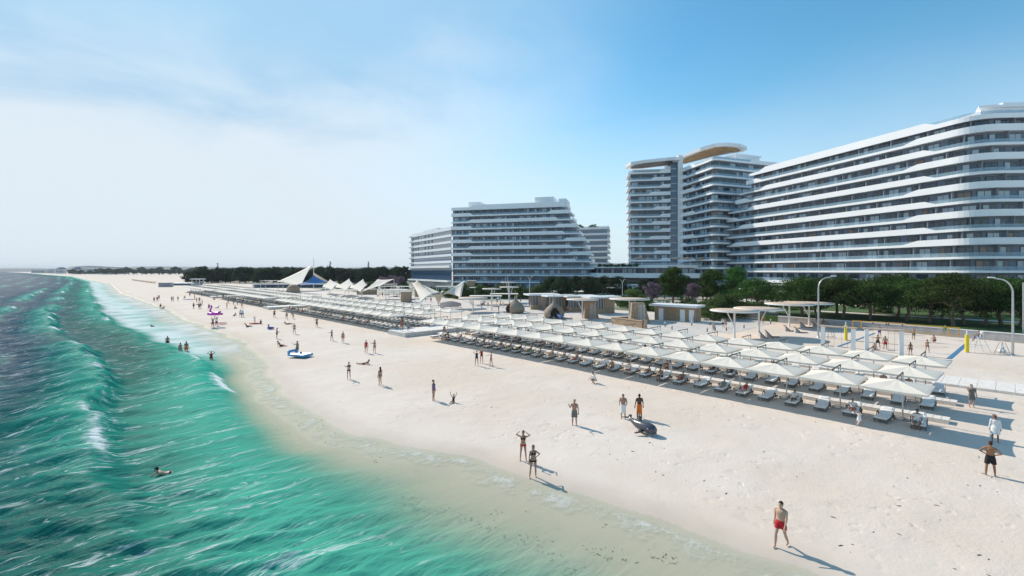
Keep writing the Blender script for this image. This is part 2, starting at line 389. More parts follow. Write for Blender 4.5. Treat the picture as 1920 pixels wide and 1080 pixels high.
sheet('plaza_paving', [(73, 34), (99, 34), (99, 92), (84, 330), (66, 330), (66, 92)], .012, M['paving'])
sheet('hotel_garden', [(106, 38), (260, 38), (260, 130), (330, 330), (135, 420), (99, 330), (103, 92)], .008, M['bounce_ground'])
# low sea wall along the lawn
wl_ = MB(); us = list(range(-40, 34, 2))
a_ = [(wallv(u), u) for u in us]; b_ = [(wallv(u)+.4, u) for u in us]
for zz0, zz1, ex in ((-.1, 1.22, 0), (1.22, 1.32, .06)):
    for i in range(len(us)-1):
        wl_.prism([(a_[i][0]-ex, a_[i][1]), (a_[i+1][0]-ex, a_[i+1][1]), (b_[i+1][0]+ex, b_[i+1][1]), (b_[i][0]+ex, b_[i][1])], zz0, zz1, 0 if ex == 0 else 1)
tag(wl_.build('sea_wall', [M['concrete'], M['white']]), 'low grey concrete wall with white coping below the lawn', 'wall')
w2 = MB().prism([(107.5, 33.5), (107.9, 33.5), (109.5, 62), (109.1, 62)], 0, 1.5, 0)
tag(w2.build('garden_wall', M['concrete']), 'plain grey garden wall behind the round canopies', 'wall')

# ------------------------------------------------------------------ hotel buildings
M['bwhite'] = mat('white_render', (.90, .90, .905), .5, noise=.03, nscale=.12)
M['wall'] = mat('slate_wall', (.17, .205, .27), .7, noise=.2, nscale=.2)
M['rail'] = mat('railing_glass', (.34, .50, .60), .06, spec=.7)
M['frame'] = mat('window_frame', (.02, .022, .025), .4)
M['curtain'] = mat('curtain', (.42, .36, .32), .8)
M['soffit'] = mat('wood_soffit', (.52, .30, .12), .6, noise=.25, nscale=.6)
def pane(name, c, r=.06):
    return mat(name, c, r, spec=.75)
M['pane'] = pane('window_pane', (.02, .04, .065)); M['pane2'] = pane('pale_window_pane', (.34, .41, .46)); M['pane3'] = pane('warm_window_pane', (.16, .095, .07))
rt = M['rail']; b_ = rt.node_tree.nodes['Principled BSDF']
b_.inputs['Alpha'].default_value = .38
def window_mesh(name, w, h, var):
    mb = MB(); t = .12
    mb.box((0, .0, h/2), (w, .06, h), 0)
    n = 2; pw = (w-t*(n+1))/n
    for i in range(n):
        mi = {0: 1, 1: 1 if i else 2, 2: 2, 3: 1 if i else 3, 4: 3}[var]
        mb.box((-w/2+t+pw/2+i*(pw+t), -.045, h/2), (pw, .03, h-2*t), mi)
    return mb.mesh(name, [M['frame'], M['pane'], M['pane2'], M['pane3']])
WIN = {}
def win(w, h):
    k = (round(w, 2), round(h, 2))
    if k not in WIN: WIN[k] = [window_mesh('window', w, h, v) for v in range(5)]
    return WIN[k]
class Line:
    """a facade line in plan, left to right as seen from outside; s runs along it, d goes outward"""
    def __init__(s, pts):
        s.p = [Vector(q) for q in pts]; s.s = [0]
        for a, b in zip(s.p, s.p[1:]): s.s.append(s.s[-1]+(b-a).length)
        s.L = s.s[-1]
    def seg(s, x):
        for i in range(len(s.p)-1):
            if x <= s.s[i+1] or i == len(s.p)-2: return i
    def at(s, x, d=0):
        i = s.seg(x); a, b = s.p[i], s.p[i+1]; t = (b-a).normalized(); n = Vector((t.y, -t.x))
        # outward blends at corners so offsets stay joined
        if d:
            for j, e in ((i, 0), (i+1, 1)):
                if abs(x-s.s[j]) < 1e-6 and 0 < j < len(s.p)-1:
                    t0 = (s.p[j]-s.p[j-1]).normalized(); t1 = (s.p[j+1]-s.p[j]).normalized(); tt = (t0+t1).normalized()
                    n = Vector((tt.y, -tt.x))/max(.35, tt.dot(t))
        return a+t*(x-s.s[i])+n*d
    def cuts(s, a, b, extra=()):
        return sorted({a, b, *[q for q in s.s if a < q < b], *[q for q in extra if a < q < b]})
    def ang(s, x):
        i = s.seg(x); t = s.p[i+1]-s.p[i]; return math.atan2(t.y, t.x)
def rounded(p, i, r, n=8):
    """plan line with corner i rounded"""
    a, b, c = [Vector(q) for q in p[i-1:i+2]]; t0 = (a-b).normalized(); t1 = (c-b).normalized()
    p0, p1 = b+t0*r, b+t1*r
    arc = [(p0*(1-t)**2+b*2*t*(1-t)+p1*t*t) for t in [k/n for k in range(n+1)]]
    return [*p[:i], *[tuple(q) for q in arc], *p[i+1:]]
def parapet(mb, ln, a, b, z, prof, below=.40, thick=.22, mi=0):
    """solid balcony front from z-below up to z+prof(s), prof = [(s, top)...]"""
    ss = ln.cuts(a, b, [q for q, _ in prof]); xs, ys = zip(*prof)
    rows = []
    for s in ss:
        h = float(np.interp(s, xs, ys)); o = ln.at(s, .05); i_ = ln.at(s, -thick)
        rows.append([(*o, z-below), (*o, z+h), (*i_, z+h), (*i_, z-below)])
    for r0, r1 in zip(rows, rows[1:]):
        mb.add(r0+r1, [(0, 4, 5, 1), (1, 5, 6, 2), (2, 6, 7, 3), (3, 7, 4, 0)], mi)
    mb.add(rows[0], [(0, 1, 2, 3)], mi); mb.add(rows[-1], [(3, 2, 1, 0)], mi)
def slab(mb, ln, a, b, z0, z1, d0, d1, mi=0):
    ss = ln.cuts(a, b); o = [ln.at(s, d0) for s in ss]; i_ = [ln.at(s, d1) for s in ss]
    mb.prism([*o, *i_[::-1]], z0, z1, mi)
def wallstrip(mb, ln, a, b, z0, z1, d, mi=0):
    ss = ln.cuts(a, b)
    for s, e in zip(ss, ss[1:]):
        p, q = ln.at(s, d), ln.at(e, d)
        mb.add([(*p, z0), (*q, z0), (*q, z1), (*p, z1)], [(0, 1, 2, 3)], mi)
def rail(mb, ln, a, b, z, d=-.06, h=1.08, b0=.28):
    ss = ln.cuts(a, b); real = mb; mb = MB()
    for s, e in zip(ss, ss[1:]):
        p, q = ln.at(s, d), ln.at(e, d); p2, q2 = ln.at(s, d-.04), ln.at(e, d-.04)
        mb.add([(*p, z+b0), (*q, z+b0), (*q, z+h), (*p, z+h), (*p2, z+b0), (*q2, z+b0), (*q2, z+h), (*p2, z+h)], [(0, 1, 2, 3), (5, 4, 7, 6), (3, 2, 6, 7)], 0)
    real.l.append(mb); real.v.append(1)
class Rails:
    def __init__(s): s.v = []; s.l = []
    def add(s, *a): m = MB(); m.add(*a); s.l.append(m); s.v.append(1)
class Hotel:
    def __init__(s, name, label, loc):
        s.root = empty(name, (*loc, 0), 0, label, 'building'); s.loc = Vector((*loc, 0)); s.wins = []
    def part(s, name, mb, mats):
        if isinstance(mb, Rails):
            for m_ in mb.l: s.part(name, m_, mats)
            return
        o = mb.build(name, mats, s.root); o.matrix_parent_inverse = Matrix.Translation(-s.loc); return o
    def window(s, ln, x, z, d, w, h, var):
        p = ln.at(x, d); s.wins.append((Vector((*p, z)), ln.ang(x), w, h, var))
    def finish(s, limit=95):
        # the largest in view become parts of their own, the rest one part
        def size(q):
            v = q[0]; depth = v.x*SN+v.y*CS; return -q[2]*q[3]/max(depth, 1)**2
        ws = sorted(s.wins, key=size)
        for p, a, w, h, var in ws[:limit]:
            o = place('window', win(w, h)[var], s.root, p-s.loc, a)
        if ws[limit:]:
            mb = MB()
            for p, a, w, h, var in ws[limit:]:
                me = win(w, h)[var]; mx = Matrix.Translation(p) @ Matrix.Rotation(a, 4, 'Z')
                vs_ = [mx @ v.co for v in me.vertices]; b0 = len(mb.v); mb.v += [tuple(v) for v in vs_]
                for pl in me.polygons: mb.f.append([b0+i for i in pl.vertices]); mb.m.append(pl.material_index); mb.sm.append(False)
            o = s.part('window', mb, [M['frame'], M['pane'], M['pane2'], M['pane3']]); o['kind'] = 'stuff'
def cpt(X, Y): return C(X, Y)
def wvar(): return random.choices([0, 1, 2, 3, 4], [38, 30, 22, 7, 3])[0]
PH = 3.3

# --- long right-hand wing: runs inland, its far end stepped, its near end rounded and in shade
dx, dy = -.276, .961
far = (88+dx*24, 180+dy*24); base = [cpt(*far), cpt(88, 180), cpt(108.5, 108.6), cpt(150, 106.0), cpt(175, 104.5)]
ln = Line(rounded(base, 2, 5.0, 9))
def s_at(px):
    q = (px-960)/875; t = (88-180*q)/(.961*q+.276); return 24-t
H = Hotel('hotel_wing', 'huge white hotel wing of long white balcony bands rising to the right', cpt(100, 140))
ends = [1403, 1399, 1386, 1379, 1365, 1359, 1348, 1342, 1337, 1332, 1328, 1326, 1326]
smid = s_at(1741)
ZR = 46.6
wallmb = MB()
for k in range(13):
    z = ZR-PH*k; a = max(.1, s_at(ends[k])); b = ln.L; mb = MB(); gl = Rails()
    if k == 0:
        parapet(mb, ln, a, b, z, [(a, .15), (a+5, .15), (a+8, 1.35), (smid-1, 1.35), (smid+1.5, .35), (b, .35)], below=.75)
        rail(gl, ln, a+2, a+6, z); rail(gl, ln, smid, b-8, z)
    elif k >= 10:
        parapet(mb, ln, a, b, z, [(a, .1), (b, .1)], below=.45 if k < 12 else .9); rail(gl, ln, a+1, b, z, b0=.1)
    elif k % 2 == 1:
        parapet(mb, ln, a, b, z, [(a, 1.15), (a+5, 1.15), (a+7.5, .25), (smid-6, .25), (smid-2.5, 1.2), (b, 1.2)])
        rail(gl, ln, a+5.5, smid-3, z)
    else:
        parapet(mb, ln, a, b, z, [(a, .1), (a+10, .1), (a+13, 1.15), (smid-1, 1.15), (smid+1.5, .25), (b, .25)])
        rail(gl, ln, a+1, a+12, z); rail(gl, ln, smid, b, z)
    slab(mb, ln, a, b, z-.38, z-.02, -.2, -17)
    o = H.part('balcony_band', mb, M['bwhite'])
    if gl.v: H.part('glass_railing', gl, M['rail'])
    # recessed wall below this slab, partitions and windows
    aw = max(.1, s_at(ends[min(k+1, 12)]))+2.5 if k < 12 else 2; D = -1.3; zb = z-PH
    aw = max(aw, a+1.2)
    wallstrip(wallmb, ln, aw, b, zb-.02, z-.38, D, 0)
    p, q = ln.at(aw, D), ln.at(aw, -16.5); wallmb.add([(*q, zb-.02), (*p, zb-.02), (*p, z-.38), (*q, z-.38)], [(0, 1, 2, 3)], 0)
    x = aw+2.4; i = 0
    while x < b-2:
        H.window(ln, x, zb+.0 if k % 2 == 0 else zb, D+.05, 2.7, 2.45, wvar())
        if i % 2 == 0 and k < 11:
            c0, c1 = ln.at(x+2.25, D), ln.at(x+2.25, -.35); n_ = (c1-c0).normalized()*0; e = (ln.at(x+2.4, D)-c0)
            wallmb.prism([tuple(c0), tuple(c0+e), tuple(c1+e), tuple(c1)], zb, z-.38, 1)
        x += 4.45; i += 1
M['fin'] = mat('partition_grey', (.29, .31, .34), .7)
H.part('facade_wall', wallmb, [M['wall'], M['fin']])
s0 = s_at(1838)
for q in ((s0, ln.L, ZR+.35, ZR+2.1, -1.6, -14), (s0-.6, ln.L, ZR+2.1, ZR+2.7, -1.0, -15), (s0+5, ln.L, ZR+2.7, ZR+3.2, -1.3, -13)):
    pb = MB(); slab(pb, ln, *q); H.part('penthouse', pb, M['bwhite'])
H.finish()

# --- middle hotel block with stepped right end, lower plain wing on its left
A0, A1 = Vector((-30.5, 235)), Vector((42, 215.5))
ln = Line([cpt(*A0), cpt(*A1)]); dr = (A1-A0).normalized()
def s_m(px):
    q = (px-960)/875; t = (q*A0.y-A0.x)/(dr.x-q*dr.y); return t
H = Hotel('stepped_hotel', 'wide white hotel block with stepped right end and blue shaded balconies', cpt(0, 230))
rights = [1061, 1069, 1073, 1082, 1086, 1098, 1100, 1107, 1109, 1112, 1112, 1113]
ZM = 41.2; wallmb = MB()
for k in range(12):
    z = ZM-PH*k; a = 0 if k > 3 else -0.0; b = s_m(rights[k]); mb = MB(); gl = Rails()
    j1, j2 = 11.5, b-7-(k % 2)*2
    if k == 0: parapet(mb, ln, a, b, z, [(a, .9), (j1-2, .9), (j1+1, 1.9), (b-18, 1.9), (b, 1.9)], below=.6)
    elif k >= 9: parapet(mb, ln, a, b, z, [(a, .15), (b, .15)], below=.35); rail(gl, ln, a+2, b-1, z, b0=.15)
    elif k % 2 == 1:
        parapet(mb, ln, a, b, z, [(a, 1.25), (j1-1.5, 1.25), (j1, .25), (j2-1.5, .25), (j2, 1.3), (b, 1.3)]); rail(gl, ln, j1-.5, j2-.5, z)
    else:
        parapet(mb, ln, a, b, z, [(a, .3), (j1-3, .3), (j1-1, 1.25), (j2-1, 1.25), (j2+.5, .25), (b, .25)]); rail(gl, ln, a+1, j1-2, z); rail(gl, ln, j2, b-.5, z)
    slab(mb, ln, a, b, z-.38, z-.02, -.2, -16)
    # the side of each step, towards the right
    e0, e1 = ln.at(b, .05), ln.at(b, -15); n_ = (ln.at(b, 0)-ln.at(b-.25, 0))
    mb.prism([tuple(e0), tuple(e0+n_), tuple(e1+n_), tuple(e1)], z-.38, z+(1.1 if k % 2 == 0 else .45))
    H.part('balcony_band', mb, M['bwhite'])
    if gl.v: H.part('glass_railing', gl, M['rail'])
    D = -1.25; zb = z-PH; bw = (s_m(rights[k])-2.2)
    wallstrip(wallmb, ln, .3, bw, zb-.02, z-.38, D, 0)
    p, q = ln.at(bw, D), ln.at(bw, -15.5); wallmb.add([(*p, zb-.02), (*q, zb-.02), (*q, z-.38), (*p, z-.38)], [(0, 1, 2, 3)], 0)
    x = 2.3; i = 0
    while x < bw-1.5:
        H.window(ln, x, zb, D+.05, 2.3, 2.45, random.choices([0, 1, 2, 3], [45, 25, 24, 6])[0])
        if i % 2 == 0:
            c0, c1 = ln.at(x+1.75, D), ln.at(x+1.75, -.3); e = ln.at(x+1.9, D)-c0
            wallmb.prism([tuple(c0), tuple(c0+e), tuple(c1+e), tuple(c1)], zb, z-.38, 1)
        x += 3.75; i += 1
H.part('facade_wall', wallmb, [M['wall'], M['fin']])
for q in ((1002, 1037, ZM+1.2, ZM+4.6, -1.2), (876, 898, ZM+.9, ZM+3.6, -2), (1047, 1061, ZM+1, ZM+3.4, -.6)):
    pb = MB(); slab(pb, ln, s_m(q[0]), s_m(q[1]), q[2], q[3], q[4], -13); H.part('penthouse', pb, M['bwhite'])
# plain left wing
lw = Line([cpt(-62.5, 289), cpt(*A0)]); wm = MB(); bm = MB()
ZL = 31.0
wallstrip(wm, lw, 0, lw.L, 0, ZL+1.0, -.02, 0)
bk = [tuple(lw.at(0, -.02)), tuple(lw.at(lw.L, -.02)), tuple(lw.at(lw.L, -20)), tuple(lw.at(0, -20))]; wm.prism(bk, ZL+.6, ZL+1.0, 0)
for k in range(8):
    z = ZL-PH*k; a, b = (-.0, lw.L)
    if k < 6: slab(bm, lw, a, b, z-.1, z+1.15+(.6 if k == 0 else 0), .12, -.3)
    elif k == 6: slab(bm, lw, a, b, z+.7, z+1.9, 1.3, -.3)
    if k == 7: slab(bm, lw, a, b, z-3.3, z-2.5, 2.2, -.3)
    if k < 6:
        for x in ([4.5, 9, 13.5, 25, 30.5, 36] if k < 4 else [2.6, 4.4]):
            H.window(lw, x, z-1.9, .05, 1.4, 1.7, 0)
        for x0, zz in ((3, 0), (lw.L-16, 1)):
            pass
    p0, p1 = lw.at(0, 1.2), lw.at(0, -6); t_ = (lw.at(1.4, 0)-lw.at(0, 0))
    if k < 7: bm.prism([tuple(p0-t_), tuple(p0+t_), tuple(p1+t_), tuple(p1-t_)], z-.2, z+.7)
H.part('side_wall', wm, M['fin']); H.part('wall_band', bm, M['bwhite'])
M['bglass'] = mat('blue_glazing', (.05, .10, .17), .1, spec=.8)
gm = MB(); slab(gm, lw, 0, lw.L, 4.2, 10.6, .06, -.2); slab(gm, lw, 8, lw.L, 15.2, 16.6, .06, -.2); slab(gm, lw, 8, lw.L, 18.5, 19.9, .06, -.2); H.part('glazing', gm, M['bglass'])
lo = MB(); slab(lo, ln, -1, ln.L-4, 1.2, 2.2, 1.5, -2); H.part('base_slab', lo, M['bwhite'])
pen = MB(); slab(pen, lw, 14, 36, ZL+1, ZL+3.2, -3, -14); H.part('roof_house', pen, M['bwhite'])
H.finish()

# --- lower terraced block behind, with roof plants
H = Hotel('terraced_block', 'pale terraced block with thin floor slabs and roof plants behind the stepped hotel', cpt(45, 265))
lb = Line([cpt(34, 268), cpt(53.2, 260), cpt(59, 285)]); wm = MB(); sl_ = MB(); gl = Rails()
for k in range(9):
    z = 34.2-PH*k; e = .15*k
    slab(sl_, lb, 0, lb.L, z-.5, z+.1, 1.1+e*.4, -12); slab(sl_, lb, 0, lb.L, z+.1, z+.55, 1.1+e*.4, .7+e*.4); wallstrip(wm, lb, 0, lb.L, z-PH, z-.5, 0, 0); rail(gl, lb, 0, lb.L, z, d=.95+e*.4, b0=.5)
M['glasswall'] = mat('pale_glazing', (.30, .37, .44), .15, spec=.7)
H.part('floor_slab', sl_, M['bwhite']); H.part('wall', wm, M['glasswall']); H.part('glass_railing', gl, M['rail'])
H.finish()

# --- tower: two wings joined by a glass shaft and a white pylon that bends into a roof canopy
H = Hotel('hotel_tower', 'tall white hotel tower with glass shaft and curved roof canopy', cpt(85, 205))
def tower(ln, n, ztop, skip, wl=2.7):
    wallmb = MB()
    for k in range(n):
        z = ztop-PH*k; mb = MB(); gl = Rails(); a, b = 0, ln.L
        pr, rs = skip(k, ln); parapet(mb, ln, a, b, z, pr, below=.42)
        for r in rs: rail(gl, ln, *r, z)
        slab(mb, ln, a, b, z-.38, z-.02, -.2, -14 if n > 10 else -10); H.part('balcony_band', mb, M['bwhite'])
        if gl.v: H.part('glass_railing', gl, M['rail'])
        wallstrip(wallmb, ln, 1.3, ln.L-.3, z-PH-.02, z-.38, -1.3, 0)
        p, q = ln.at(1.3, -1.7), ln.at(1.3, -13); wallmb.add([(*q, z-PH), (*p, z-PH), (*p, z-.38), (*q, z-.38)], [(0, 1, 2, 3)], 0)
        x = 3
        while x < b-1.2:
            H.window(ln, x, z-PH, -1.25, wl, 2.6, wvar()); x += wl+.55
    H.part('facade_wall', wallmb, [M['wall'], M['fin']])
lA = Line([cpt(52.6, 211.5), cpt(70.8, 208.5)])
tower(lA, 15, 54.6, lambda k, l: (([(0, .25), (9+k % 3, .25), (10.5+k % 3, 1.15), (l.L, 1.15)], [(.5, 10+k % 3)]) if k % 2 else ([(0, .25), (13.5, .25), (15, 1.15), (l.L, 1.15)], [(.5, 14)])))
lB = Line(rounded([cpt(74.5, 208.5), cpt(79.3, 183.2), cpt(112, 195.5)], 1, 2.2, 5)); cb = 25.0
tower(lB, 16, 54.4, lambda k, l: (([(0, 1.15), (5, 1.15), (7, .25), (l.L, .25)], [(6, l.L)]) if k % 3 else ([(0, 1.15), (11, 1.15), (13, .25), (cb+18, .25), (cb+20, 1.15), (l.L, 1.15)], [(12, cb+19)])))
top = MB(); slab(top, lB, 2, lB.L, 54.4, 55.6, -.4, -13); H.part('roof_slab', top, M['bwhite']); top = MB(); slab(top, lB, cb+14, cb+27, 55.6, 57.6, -3, -12); slab(top, lB, cb+13.5, cb+27.5, 57.6, 58.3, -2.5, -12.5); H.part('roof_house', top, M['bwhite']); top = MB()
slab(top, lA, 2, lA.L, 54.4, 56.2, -.6, -12); H.part('roof_house', top, M['bwhite'])
sh = MB(); sh.prism([cpt(70.9, 208.6), cpt(73.6, 208.2), cpt(74.5, 219), cpt(71.6, 219)], 0, 59.8, 0)
for z in np.arange(3, 59, 3.3): sh.prism([cpt(70.85, 208.5), cpt(73.65, 208.1), cpt(73.7, 208.6), cpt(70.9, 209)], z, z+.22, 1)
H.part('glass_shaft', sh, [M['bglass'], M['steel']])
py_ = MB(); py_.prism([cpt(73.6, 206.8), cpt(75.6, 206.4), cpt(77.5, 220), cpt(75.4, 220)], 0, 61.6, 0)
H.part('pylon', py_, M['white'])
def canopy(pts, z0, z1, dz, inset):
    mb = MB(); n = len(pts); c_ = Vector((sum(p[0] for p in pts)/n, sum(p[1] for p in pts)/n))
    P_ = [Vector(p) for p in pts]; I_ = [p+(c_-p)*inset for p in P_]
    zf = [z0+(z1-z0)*t for t in dz]
    vs = [(*p, zf[i]+1.3) for i, p in enumerate(P_)]+[(*p, zf[i]) for i, p in enumerate(P_)]+[(*p, zf[i]) for i, p in enumerate(I_)]+[(*p, zf[i]+.5) for i, p in enumerate(I_)]
    mb.add(vs[:n], [list(range(n))], 0)
    mb.add(vs, [q for i in range(n) for q in ((i, (i+1) % n, n+(i+1) % n, n+i), (n+i, n+(i+1) % n, 2*n+(i+1) % n, 2*n+i), (2*n+i, 2*n+(i+1) % n, 3*n+(i+1) % n, 3*n+i))], 0)
    mb.add(vs[3*n:], [list(range(n))[::-1]], 1); return mb
R1 = [cpt(*q) for q in ((74.0, 216.5), (76.5, 209), (81, 200.5), (85.5, 196), (90, 194.8), (96, 196), (100.5, 199.5), (100.5, 203), (96, 205.5), (90, 210), (80, 222))]
H.part('roof_canopy', canopy(R1, 60.4, 62.6, [.0, .3, .75, 1, 1, .9, .8, .75, .7, .5, .1], .16), [M['white'], M['soffit']])
R2 = [cpt(*q) for q in ((52, 213.5), (53.2, 208.8), (58, 206.5), (70.8, 203.6), (73.8, 204.5), (74, 214), (60, 218.5), (54, 219))]
H.part('roof_canopy', canopy(R2, 57.6, 58.8, [0, .1, .4, 1, 1, .9, .3, .1], .2), [M['white'], M['dark']])
H.finish()

# --- podium that links the hotels
H = Hotel('hotel_podium', 'long low white podium with glass front and dark shopfronts linking the hotels', cpt(60, 200))
lp = Line([cpt(36, 222), cpt(58, 201), cpt(84, 192), cpt(96, 178)]); sl_ = MB(); wm = MB(); gl = Rails(); dk = MB()
for z, h, d, up in ((12.3, .7, 0, .55), (8.2, .9, 1.3, 1.15), (3.6, .9, 2.2, 1.0)):
    slab(sl_, lp, 0, lp.L, z-h, z, d, -14); slab(sl_, lp, 0, lp.L, z, z+up, d, d-.3)
rail(gl, lp, 0, lp.L, 12.3, d=-.1, h=1.5, b0=.5); slab(wm, lp, 0, lp.L, 9.0, 11.6, -2.2, -13); wallstrip(dk, lp, 0, lp.L, 0, 7.3, -2, 0)
H.part('floor_slab', sl_, M['bwhite']); H.part('wall', wm, M['wall']); H.part('glass_railing', gl, M['rail']); H.part('shopfront', dk, M['dark_glass'])
x = 2
while x < lp.L-2: H.window(lp, x, 9.15, -2.12, 2.4, 2.3, wvar()); x += 2.75
H.finish()
for px, w in ((1212, 7), (1283, 7), (1306, 7), (1330, 8)):
    X = (px-960)/875*186; o = MB(); P = [[(w*(i/8-.5), 3*(j/4-.5), 3.0+.8*math.sin(i/8*math.pi)*.2+1.1*((i/8-.5)**2)*4*.5-.5*(j/4)) for i in range(9)] for j in range(5)]
    o.grid(P, 0); o.tube([(0, 0, 0), (0, 0, 3.0)], .09, 6, 1)
    r_ = empty('terrace_canopy', (*cpt(X, 193), 12.3), random.uniform(-.3, .3), ['small white curved sail canopy at the left end of the podium roof terrace', 'small white sail canopy beside the tower pylon on the terrace', 'third small white sail canopy on the terrace below the tower', 'small white sail canopy nearest the long hotel wing terrace'][(1212, 1283, 1306, 1330).index(px)], 'canopy', 'sail canopies on the podium terrace')
    s_ = MB(); s_.grid(P, 0); so_ = s_.build('sail', M['canvas'], r_); solid(so_, .06)
    p_ = MB(); p_.tube([(0, 0, 0), (0, 0, 3.0)], .09, 6, 0); p_.build('post', M['white_metal'], r_)
# ------------------------------------------------------------------ trees and shrubs
def leaf_mat(name, c, c2, tr=.25):
    m = mat(name, c, .8, spec=.15, noise=.3, nscale=.55, c2=c2); nt = m.node_tree; b = nt.nodes['Principled BSDF']
    t = nt.nodes.new('ShaderNodeBsdfTranslucent'); src = b.inputs['Base Color'].links[0].from_socket
    oi = nt.nodes.new('ShaderNodeObjectInfo'); hv = nt.nodes.new('ShaderNodeHueSaturation'); r1 = nt.nodes.new('ShaderNodeMapRange'); r1.inputs[3].default_value = .8; r1.inputs[4].default_value = 1.6; r2 = nt.nodes.new('ShaderNodeMapRange'); r2.inputs[3].default_value = .475; r2.inputs[4].default_value = .515
    nt.links.new(oi.outputs['Random'], r1.inputs[0]); nt.links.new(oi.outputs['Random'], r2.inputs[0]); nt.links.new(r1.outputs[0], hv.inputs['Value']); nt.links.new(r2.outputs[0], hv.inputs['Hue']); nt.links.new(src, hv.inputs['Color']); src = hv.outputs[0]; nt.links.new(src, b.inputs['Base Color'])
    nt.links.new(src, t.inputs[0])
    x = nt.nodes.new('ShaderNodeMixShader'); x.inputs[0].default_value = tr; nt.links.new(b.outputs[0], x.inputs[1]); nt.links.new(t.outputs[0], x.inputs[2])
    nt.links.new(x.outputs[0], nt.nodes['Material Output'].inputs[0]); return m
M['pine'] = leaf_mat('pine_foliage', (.050, .090, .018), (.018, .042, .010))
M['dkpine'] = leaf_mat('dark_pine_foliage', (.032, .055, .022), (.013, .026, .012))
M['green'] = leaf_mat('bright_foliage', (.055, .125, .018), (.016, .050, .008), .35)
M['olive'] = leaf_mat('olive_foliage', (.095, .145, .045), (.040, .075, .020), .3)
M['shrub'] = leaf_mat('shrub_foliage', (.085, .13, .04), (.03, .06, .016), .3)
M['lilac'] = leaf_mat('lilac_blossom', (.25, .17, .235), (.10, .085, .105), .3)
M['farleaf'] = leaf_mat('coast_foliage', (.05, .07, .035), (.025, .04, .02), .2)
M['bark'] = mat('pine_bark', (.24, .165, .12), .9, noise=.35, nscale=3, bump=.6, bscale=9)
def leaves(clumps, n, size, seed, flat=.6):
    """many small leaf faces spread through a set of clumps (centre, radius)"""
    r = np.random.default_rng(seed); c = np.array([q[0] for q in clumps]); rad = np.array([q[1] for q in clumps])
    w = rad**2; i = r.choice(len(c), n, p=w/w.sum())
    d = r.normal(size=(n, 3)); d /= np.linalg.norm(d, axis=1)[:, None]
    p = c[i]+d*(rad[i]*r.uniform(.35, 1.0, n)**.6)[:, None]*np.array([1, 1, flat])
    nn = d+r.normal(size=(n, 3))*.7+np.array([0, 0, .35]); nn /= np.linalg.norm(nn, axis=1)[:, None]
    a = np.cross(nn, r.normal(size=(n, 3))); a /= np.linalg.norm(a, axis=1)[:, None]; b = np.cross(nn, a)
    s = size*r.uniform(.6, 1.4, n)[:, None]
    v = np.stack([p-a*s, p-b*s*.55, p+a*s, p+b*s*.55], 1).reshape(-1, 3).astype(np.float32)
    me = bpy.data.meshes.new('crown'); me.vertices.add(4*n); me.vertices.foreach_set('co', v.ravel())
    me.loops.add(4*n); me.loops.foreach_set('vertex_index', np.arange(4*n, dtype=np.int32)); me.polygons.add(n)
    me.polygons.foreach_set('loop_start', np.arange(0, 4*n, 4, dtype=np.int32)); me.polygons.foreach_set('loop_total', np.full(n, 4, np.int32)); me.update()
    return me
def limb(mb, p0, p1, r0, r1, sag=.15, n=6, seed=0):
    r = random.Random(seed); p0, p1 = Vector(p0), Vector(p1); L = (p1-p0).length; pts = []; rr = []
    for k in range(n+1):
        t = k/n; pts.append(p0.lerp(p1, t)+Vector((r.uniform(-1, 1), r.uniform(-1, 1), -abs(r.uniform(0, 1))*.6))*L*sag*t*(1-t)); rr.append(r0+(r1-r0)*t)
    mb.tube(pts, rr, 6); return pts
def make_tree(h, bare, rad, nc, n, leaf, seed, kind):
    """crown and trunk meshes for a tree h tall; kind shapes the crown"""
    r = random.Random(seed); tb = MB(); cl = []
    top = Vector((r.uniform(-.5, .5)*rad*.25, r.uniform(-.5, .5)*rad*.25, bare+(h-bare)*.35))
    tr = h*.022+.05; limb(tb, (0, 0, -.15), top, tr*1.25, tr*.75, .12, 7, seed)
    for i in range(nc):
        a = i*2.4+r.uniform(-.5, .5); q = math.sqrt((i+.5)/nc)
        if kind == 'pine':
            z = h-(h-bare)*(.14+.62*q**2*r.uniform(.5, 1.25)+.20*r.random()); rr = rad*q*r.uniform(.7, 1.05); cr = rad*r.uniform(.24, .40)
        elif kind == 'round':
            t = r.random(); z = bare+(h-bare)*(.12+.78*t); rr = rad*math.sin(math.pi*(.18+.72*t))*q*r.uniform(.75, 1.1); cr = rad*r.uniform(.26, .44)
        elif kind == 'bush':
            t = r.random()**1.2; z = (h)*(.12+.72*t); rr = rad*math.sqrt(max(0, 1-t*t*.8))*q*r.uniform(.75, 1.08); cr = rad*r.uniform(.22, .40)
        else:
            t = i/nc; z = h*(.08+.88*t); rr = rad*(1-t)**.7*r.uniform(0, .5); cr = rad*(1-.7*t)*.8
        c_ = Vector((rr*math.cos(a), rr*math.sin(a), z)); cl.append((tuple(c_), cr))
        if i % 3 == 0 and kind in ('pine', 'round') and q > .3: limb(tb, top.lerp(Vector((0, 0, bare*.75)), r.uniform(0, .7)), c_-Vector((0, 0, cr*.3)), tr*.5, tr*.14, .25, 5, seed+i)
    if kind == 'bush':
        for k in range(4): limb(tb, (0, 0, -.1), (rad*.5*math.cos(k*1.6), rad*.5*math.sin(k*1.6), h*.5), tr*.6, tr*.2, .2, 4, seed+k)
    return leaves(cl, n, leaf, seed, .72 if kind != 'pine' else .6), tb.mesh('trunk', M['bark'])
TREES = {}
def variants(key, m, specs):
    TREES[key] = []
    for s_ in specs:
        c_, t_ = make_tree(*s_); c_.materials.append(M[m]); TREES[key].append((c_, t_))
